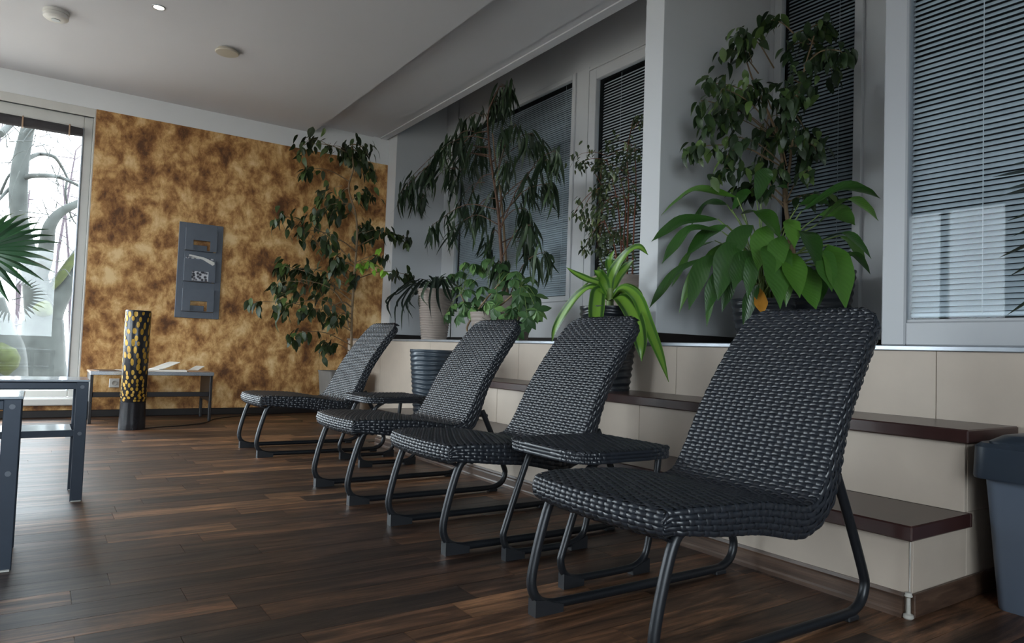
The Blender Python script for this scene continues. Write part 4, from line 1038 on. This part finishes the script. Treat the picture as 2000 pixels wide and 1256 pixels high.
# ---- peace lily
R = random.Random(17); Xp = 2.945
c0 = PX(1490, 600, Xp); o = Vector((Xp, c0.y, ZL)); t = thing('peace_lily', o, 'broad-leaved peace lily in a black ribbed pot behind the closest chair back', 'plant', 'potted plants')
ribbed_pot(t, o, (Xp, c0.y, ZL-.001), .11, .155, .22, 'pot_black', .036, .003, .7)
cr = Vector((Xp, c0.y, ZL+.2))
def blade(w_): return lambda q: w_*max(.015, (sin(pi*min(1, q**.80))**(.95 if q < .42 else 1.15) if 0 < q < 1 else 0))*(1+.05*sin(q*17+w_*300))
def lily(p0, p1, w_, dx0, dx1, sag=.12, mat='leaf_lily'):
    a = PX(*p0, Xp+dx0); b = PX(*p1, Xp+dx1); mid = a.lerp(b, .5)+Vector((0, 0, sag*(b-a).length)); m2 = a.lerp(b, .8)+Vector((0, 0, sag*.6*(b-a).length))
    hn = Vector((-.50+R.uniform(-.3, .3), -.45+R.uniform(-.3, .3), .62+R.uniform(-.25, .25)))
    ob = ribbon_leaf(t, o, [a, mid, m2, b], blade(w_), mat, .22, 5, None, roll=R.uniform(-.3, .3), hint=hn)
    st = cr+Vector((R.uniform(-.04, .04), R.uniform(-.04, .04), 0)); md = st.lerp(a, .55)+Vector((0, 0, .08))
    MB(o).tube(catmull([st, md, a], 4), [.0045, .003], 6).build('petiole', 'green_stem', ob, 60)
for p0, p1, w_, a, b in (((1440, 386), (1290, 422), .10, -.08, -.22), ((1402, 428), (1272, 472), .082, -.1, -.25), ((1410, 452), (1292, 516), .085, -.12, -.28), ((1382, 502), (1268, 602), .085, -.14, -.26), ((1392, 506), (1326, 612), .05, -.16, -.28), ((1402, 500), (1345, 606), .10, -.18, -.3), ((1422, 520), (1378, 616), .075, -.2, -.3),
                        ((1446, 478), (1402, 588), .12, -.2, -.3), ((1470, 490), (1432, 566), .09, -.18, -.28), ((1506, 478), (1524, 604), .13, -.2, -.3), ((1536, 492), (1562, 582), .10, -.18, -.26), ((1556, 512), (1594, 606), .10, -.14, -.2), ((1618, 478), (1652, 606), .115, -.1, -.2), ((1600, 470), (1702, 506), .06, -.05, -.12), ((1596, 438), (1716, 432), .085, -.04, -.16),
                        ((1566, 412), (1720, 388), .085, 0, -.1), ((1540, 428), (1552, 486), .07, -.15, -.25), ((1478, 392), (1502, 328), .085, .05, .1), ((1486, 398), (1538, 368), .06, -.05, -.1), ((1448, 418), (1524, 468), .10, -.12, -.24), ((1430, 410), (1468, 376), .07, 0, .04), ((1640, 500), (1700, 536), .04, .05, .0), ((1482, 556), (1452, 644), .06, -.16, -.22), ((1396, 470), (1312, 560), .08, -.05, -.1),
                        ((1420, 440), (1340, 500), .10, -.1, -.18), ((1470, 440), (1420, 520), .10, -.15, -.25), ((1500, 440), (1480, 530), .10, -.18, -.26), ((1560, 450), (1600, 530), .10, -.15, -.22), ((1590, 490), (1625, 570), .09, -.15, -.22), ((1530, 460), (1510, 540), .09, -.2, -.28), ((1450, 520), (1410, 610), .07, -.05, -.1), ((1600, 420), (1670, 440), .08, .08, .1), ((1560, 400), (1620, 400), .07, .1, .15),
                        ((1420, 400), (1350, 440), .08, .05, .05), ((1440, 470), (1360, 540), .08, .0, -.05), ((1480, 500), (1460, 585), .07, -.2, -.26), ((1640, 460), (1690, 520), .06, .1, .08), ((1610, 520), (1600, 600), .07, -.02, -.06), ((1545, 520), (1535, 600), .06, -.2, -.22), ((1400, 540), (1380, 640), .045, -.1, -.15)):
    lily(p0, p1, w_*1.04, a, b, R.uniform(.14, .34))
lily((1480, 560), (1490, 614), .06, -.15, -.18, .05, 'yellow_leaf')

# ---- fig tree in the right bay
R = random.Random(18); Xp = 3.36; LIM = {'x1': 3.60, 'y1': 2.58}
T = [PX(a, b, Xp) for a, b in ((1562, 560), (1548, 480), (1534, 400), (1530, 330), (1520, 270), (1498, 215), (1468, 150), (1448, 80))]
c0 = PX(1590, 580, Xp); o = Vector((Xp, c0.y, ZL)); t = thing('indoor_fig_tree', o, 'bushy dark fig tree in a black pot rising behind the peace lily', 'plant', 'potted plants')
ribbed_pot(t, o, (Xp, c0.y, ZL-.001), .15, .20, .40, 'pot_black', .04, .003, .7)
MB(o).tube(catmull([(Xp, c0.y+.03, ZL+.34)]+T, 5), [.014, .012, .010, .007, .003], 8).build('trunk', 'bark_light', t, 60)
T2 = [PX(a, b, Xp+.04) for a, b in ((1556, 560), (1540, 460), (1536, 380), (1545, 300), (1552, 220), (1570, 140), (1590, 70))]
MB(o).tube(catmull(T2, 5), [.010, .008, .004], 7).build('trunk', 'bark_light', t, 60)
LM = [leaf_mesh('leaf_benjamina', .46, 'ovate', .18, c) for c in (.12, .3, .45)]
CL = [(1440, 55, 22, 8), (1450, 98, 32, 12), (1402, 150, 32, 12), (1440, 160, 32, 12), (1482, 170, 32, 10), (1400, 208, 36, 14), (1450, 220, 36, 12), (1378, 248, 26, 9), (1500, 240, 32, 10), (1420, 268, 36, 12), (1470, 288, 32, 10), (1560, 60, 32, 11), (1602, 52, 28, 9), (1590, 98, 32, 11), (1622, 88, 22, 8), (1560, 140, 32, 10), (1540, 198, 28, 9), (1612, 130, 22, 8), (1570, 230, 32, 10), (1622, 228, 26, 9), (1602, 268, 28, 9), (1550, 280, 28, 9), (1520, 320, 26, 7), (1460, 338, 26, 9), (1440, 366, 18, 6), (1420, 318, 22, 7), (1590, 305, 18, 5), (1560, 372, 12, 3), (1612, 372, 12, 4), (1366, 200, 14, 4)]
T3 = sorted(T+T2, key=lambda p: p.z)
def bayp(a, b):
    p = PX(a, b, Xp+R.uniform(-.28, .2))
    return p if p.y < 2.48 else PY(a, b, 2.48-R.random()*.18)
growth(t, o, T3, [(bayp(a, b), r*.0034, n) for a, b, r, n in CL], LM, .084, R, 'bark_light', budget=292, twigr=.0028, extra=2.4)

# ---- yucca beyond the bin, its leaves reach into the picture
R = random.Random(19); o = Vector((2.40, .26, 0)); t = thing('yucca', o, 'dark spiky yucca whose leaf tips show beside the large blind', 'plant', 'potted plants')
ribbed_pot(t, o, (2.40, .26, 0), .11, .15, .30, 'pot_black', .036, .003, .7)
MB(o).tube([(2.40, .26, .26), (2.41, .27, .7), (2.40, .28, 1.12)], [.03, .026, .022], 10).build('trunk', 'bark_dark', t, 60)
cr = Vector((2.40, .28, 1.12))
tips = [PX(a, b, 2.40+dx) for a, b, dx in ((1938, 346, .1), (1950, 384, 0), (1956, 372, .08), (1966, 432, -.05), (1950, 504, .05), (1966, 616, .1), (1972, 322, 0), (1976, 462, -.1), (1970, 540, 0), (1992, 300, 0))]
for k in range(26): 
    a = R.uniform(0, 2*pi); e = R.uniform(-.5, 1.2); l_ = R.uniform(.45, .62); tips.append(cr+Vector((cos(a)*cos(e)*l_*.55, sin(a)*cos(e)*l_*(.4 if sin(a) > 0 else 1), sin(e)*l_)))
for tp in tips:
    if tp.x > 2.70: tp.x = 2.68
    d = tp-cr; mid = cr+d*.5+Vector((0, 0, .10)); ribbon_leaf(t, o, [cr+d*.04, mid, cr+d*.85+Vector((0, 0, .03)), tp], lambda q: .046*max(.02, (1-q**4))*(.6+.4*min(1, 3*q)), 'leaf_yucca', .35, 4)

# ---- fan palm before the garden window
R = random.Random(20); o = Vector((-.78, 4.62, 0)); t = thing('fan_palm', o, 'fan palm frond reaching in front of the tall garden window', 'plant', 'potted plants')
ribbed_pot(t, o, (o.x, o.y, 0), .14, .19, .34, 'pot_black', .036, .003, .7)
MB(o).tube([(o.x, o.y, .3), (o.x, o.y, .75)], [.05, .04], 10).build('trunk', 'bark_dark', t, 60)
cr = Vector((o.x, o.y, .75))
def fan(c, ax, nrm, rad):
    ax = Vector(ax).normalized(); nrm = Vector(nrm); nrm = (nrm-ax*nrm.dot(ax)).normalized(); sd = ax.cross(nrm); m = MB(o); n = 30
    for k in range(n):
        an = radians(-150+300*k/(n-1)); d = ax*cos(an)+sd*sin(an); l_ = rad*(.86+.14*cos(an))*R.uniform(.94, 1.04); pd = d.cross(nrm)
        hw = rad*.052
        pts = []
        for q, w_, z in ((0, .15, 0), (.35, .85, .02), (.6, 1, .03), (.82, .5, .0), (1, .05, -.09)):
            p = c+d*l_*q+nrm*(z*rad-.03*rad*q)
            pts.append([p-pd*hw*w_, p+nrm*hw*.5*w_, p+pd*hw*w_])
        m.grid(np.array([[tuple(v) for v in r_] for r_ in pts]))
    ob = m.build('frond', 'leaf_palm', t, 30)
    mid = cr.lerp(c, .5)+Vector((0, 0, .12)); MB(o).tube(catmull([cr, mid, c], 5), [.010, .006], 7).build('petiole', 'green_stem', ob, 60)
cA = PY(-38, 488, 4.35); fan(cA, rt*.9-up*.30, Vector((-.35, -.9, .55)), .345)
fan(Vector((-1.15, 4.35, 1.25)), (-.7, -.3, .2), (.1, -.6, .7), .36); fan(Vector((-.95, 4.95, 1.45)), (-.2, .3, .8), (.3, -.7, .3), .36)
fan(Vector((-.62, 4.75, 1.62)), (.1, .1, .9), (.2, -.9, .1), .34); fan(Vector((-1.2, 4.7, 1.05)), (-.9, .1, -.1), (-.1, -.3, .9), .34)

# ---- empty slate pot on the lower tread
o = Vector((2.205, 4.165, .257)); t = thing('ribbed_planter', o, 'empty slate-blue planter with wavy ribs on the lower tread', 'planter')
ribbed_pot(t, o, (o.x, o.y, .2575), .118, .158, .435, 'pot_slate', .03, .0032, .8, 56)

# ================================================================== OUTSIDE
struct(B((-60, YF+.31, -.6), (40, 90, -.35), 'ground', 'ground_leaf'))
struct(B((-60, YB-40, -.6), (40, YB-.21, -.35), 'ground_back', 'ground_leaf'))
struct(B((-60, YB-.2, -.6), (XL-.31, YF+.30, -.35), 'ground_side', 'ground_leaf'))
R = random.Random(30); Yt = 11.5
def G(px, py, dy=0): return PY(px, py, Yt+dy)
to = G(72, 742); to.z = -.4; tr = thing('garden_tree', to, 'large bare forked tree with mossy trunk outside the tall window', 'tree')
def limb(pts, r, name, mat='tree_bark', par=tr): return MB(to).tube(catmull(pts, 6), r, 12).build(name, mat, par, 70)
limb([to, G(78, 700), G(84, 650), G(84, 625)], [.42, .30, .25, .24], 'trunk')
limb([G(84, 640), G(74, 580), G(66, 530), G(48, 480), G(38, 430), G(36, 380), G(40, 320), G(54, 252), G(70, 190)], [.20, .17, .15, .12, .10, .11, .10, .08, .06], 'limb')
limb([G(84, 640), G(100, 600), G(125, 555), G(150, 515), G(185, 460)], [.21, .17, .15, .13, .11], 'limb')
limb([G(72, 545), G(86, 510, -.2), G(92, 470, -.3), G(98, 440, -.4), G(118, 415, -.4), G(150, 398, -.4), G(185, 380)], [.11, .10, .09, .075, .06, .05, .04], 'limb')
for pts, r in (([(40, 350), (60, 344), (90, 343), (115, 346), (140, 356), (170, 372)], .04), ([(44, 318), (62, 306), (80, 301), (105, 306), (120, 325), (132, 348)], .035), ([(52, 262), (70, 240), (95, 215)], .05), ([(132, 348), (128, 380), (138, 420), (150, 440)], .018), ([(30, 360), (12, 375), (-10, 400)], .03), ([(0, 262), (25, 240), (45, 225)], .05), ([(0, 380), (16, 345), (30, 330)], .02)):
    limb([G(a, b, R.uniform(-.3, .3)) for a, b in pts], [r, r*.45], 'branch')
tw = MB(to)
for k in range(70):
    px, py = R.uniform(0, 165), R.uniform(230, 640); a = G(px, py, R.uniform(-1, 2.0)); d = Vector((R.gauss(0, 1), R.gauss(0, .4), R.gauss(0, .8)))*.16
    tw.tube(catmull([a, a+d+Vector((0, 0, .06)), a+d*2.1], 3), [.008, .003], 4)
tw.build('twigs', 'tree_bark', tr, 0, 'stuff')
ms = MB(to)
for pts, r in (([(88, 632), (94, 618), (102, 602)], .12), ([(112, 580), (130, 552), (148, 524), (165, 500)], .06)):
    pp = [G(a, b, -.08) for a, b in pts]; pp = [p+Vector((-.06, -.10, .09)) for p in pp]; MB(to).tube(catmull(pp, 4), [r*.25, r*.8, r, r*.9, r*.7, r*.2], 12).build('moss', 'moss', tr, 80)
s2 = G(-8, 742, -1.5); s2.z = -.4; t2 = thing('mossy_stump', s2, 'mossy leaning tree trunk at the edge of the garden window', 'tree')
MB(s2).tube(catmull([s2, G(-4, 700, -1.5), G(-14, 650, -1.5), G(-40, 560, -1.5), G(-60, 420, -1.5)], 5), [.34, .28, .22, .2, .18], 12).build('trunk', 'tree_bark', t2, 70)
MB(s2).tube(catmull([G(12, 735, -1.75), G(6, 705, -1.7), G(-4, 670, -1.7)], 4), [.03, .13, .17, .15, .05], 12).build('moss', 'moss', t2, 80)
wd = MB()
for k in range(150):
    y = R.uniform(17, 42); x = R.uniform(-30, 10); h = R.uniform(3, 9); r = R.uniform(.03, .12); ln = R.uniform(-.6, .6)
    wd.tube([(x, y, -.4), (x+ln*.4, y, h*.5), (x+ln, y, h)], [r, r*.3], 5, False)
    for q in range(9):
        a = R.uniform(.15, 1); z0 = h*a; d = Vector((R.gauss(0, 1), R.gauss(0, .5), R.uniform(-.1, .9)))*R.uniform(.4, 1.1)
        p = Vector((x+ln*a, y, z0)); wd.tube([p, p+d*.6, p+d+Vector((0, 0, .1))], [r*.3, r*.08], 3, False)
tag(wd.build('woodland', 'wood_far', None, 0), 'pale bare winter woodland behind the garden tree', 'woodland', kind='stuff')
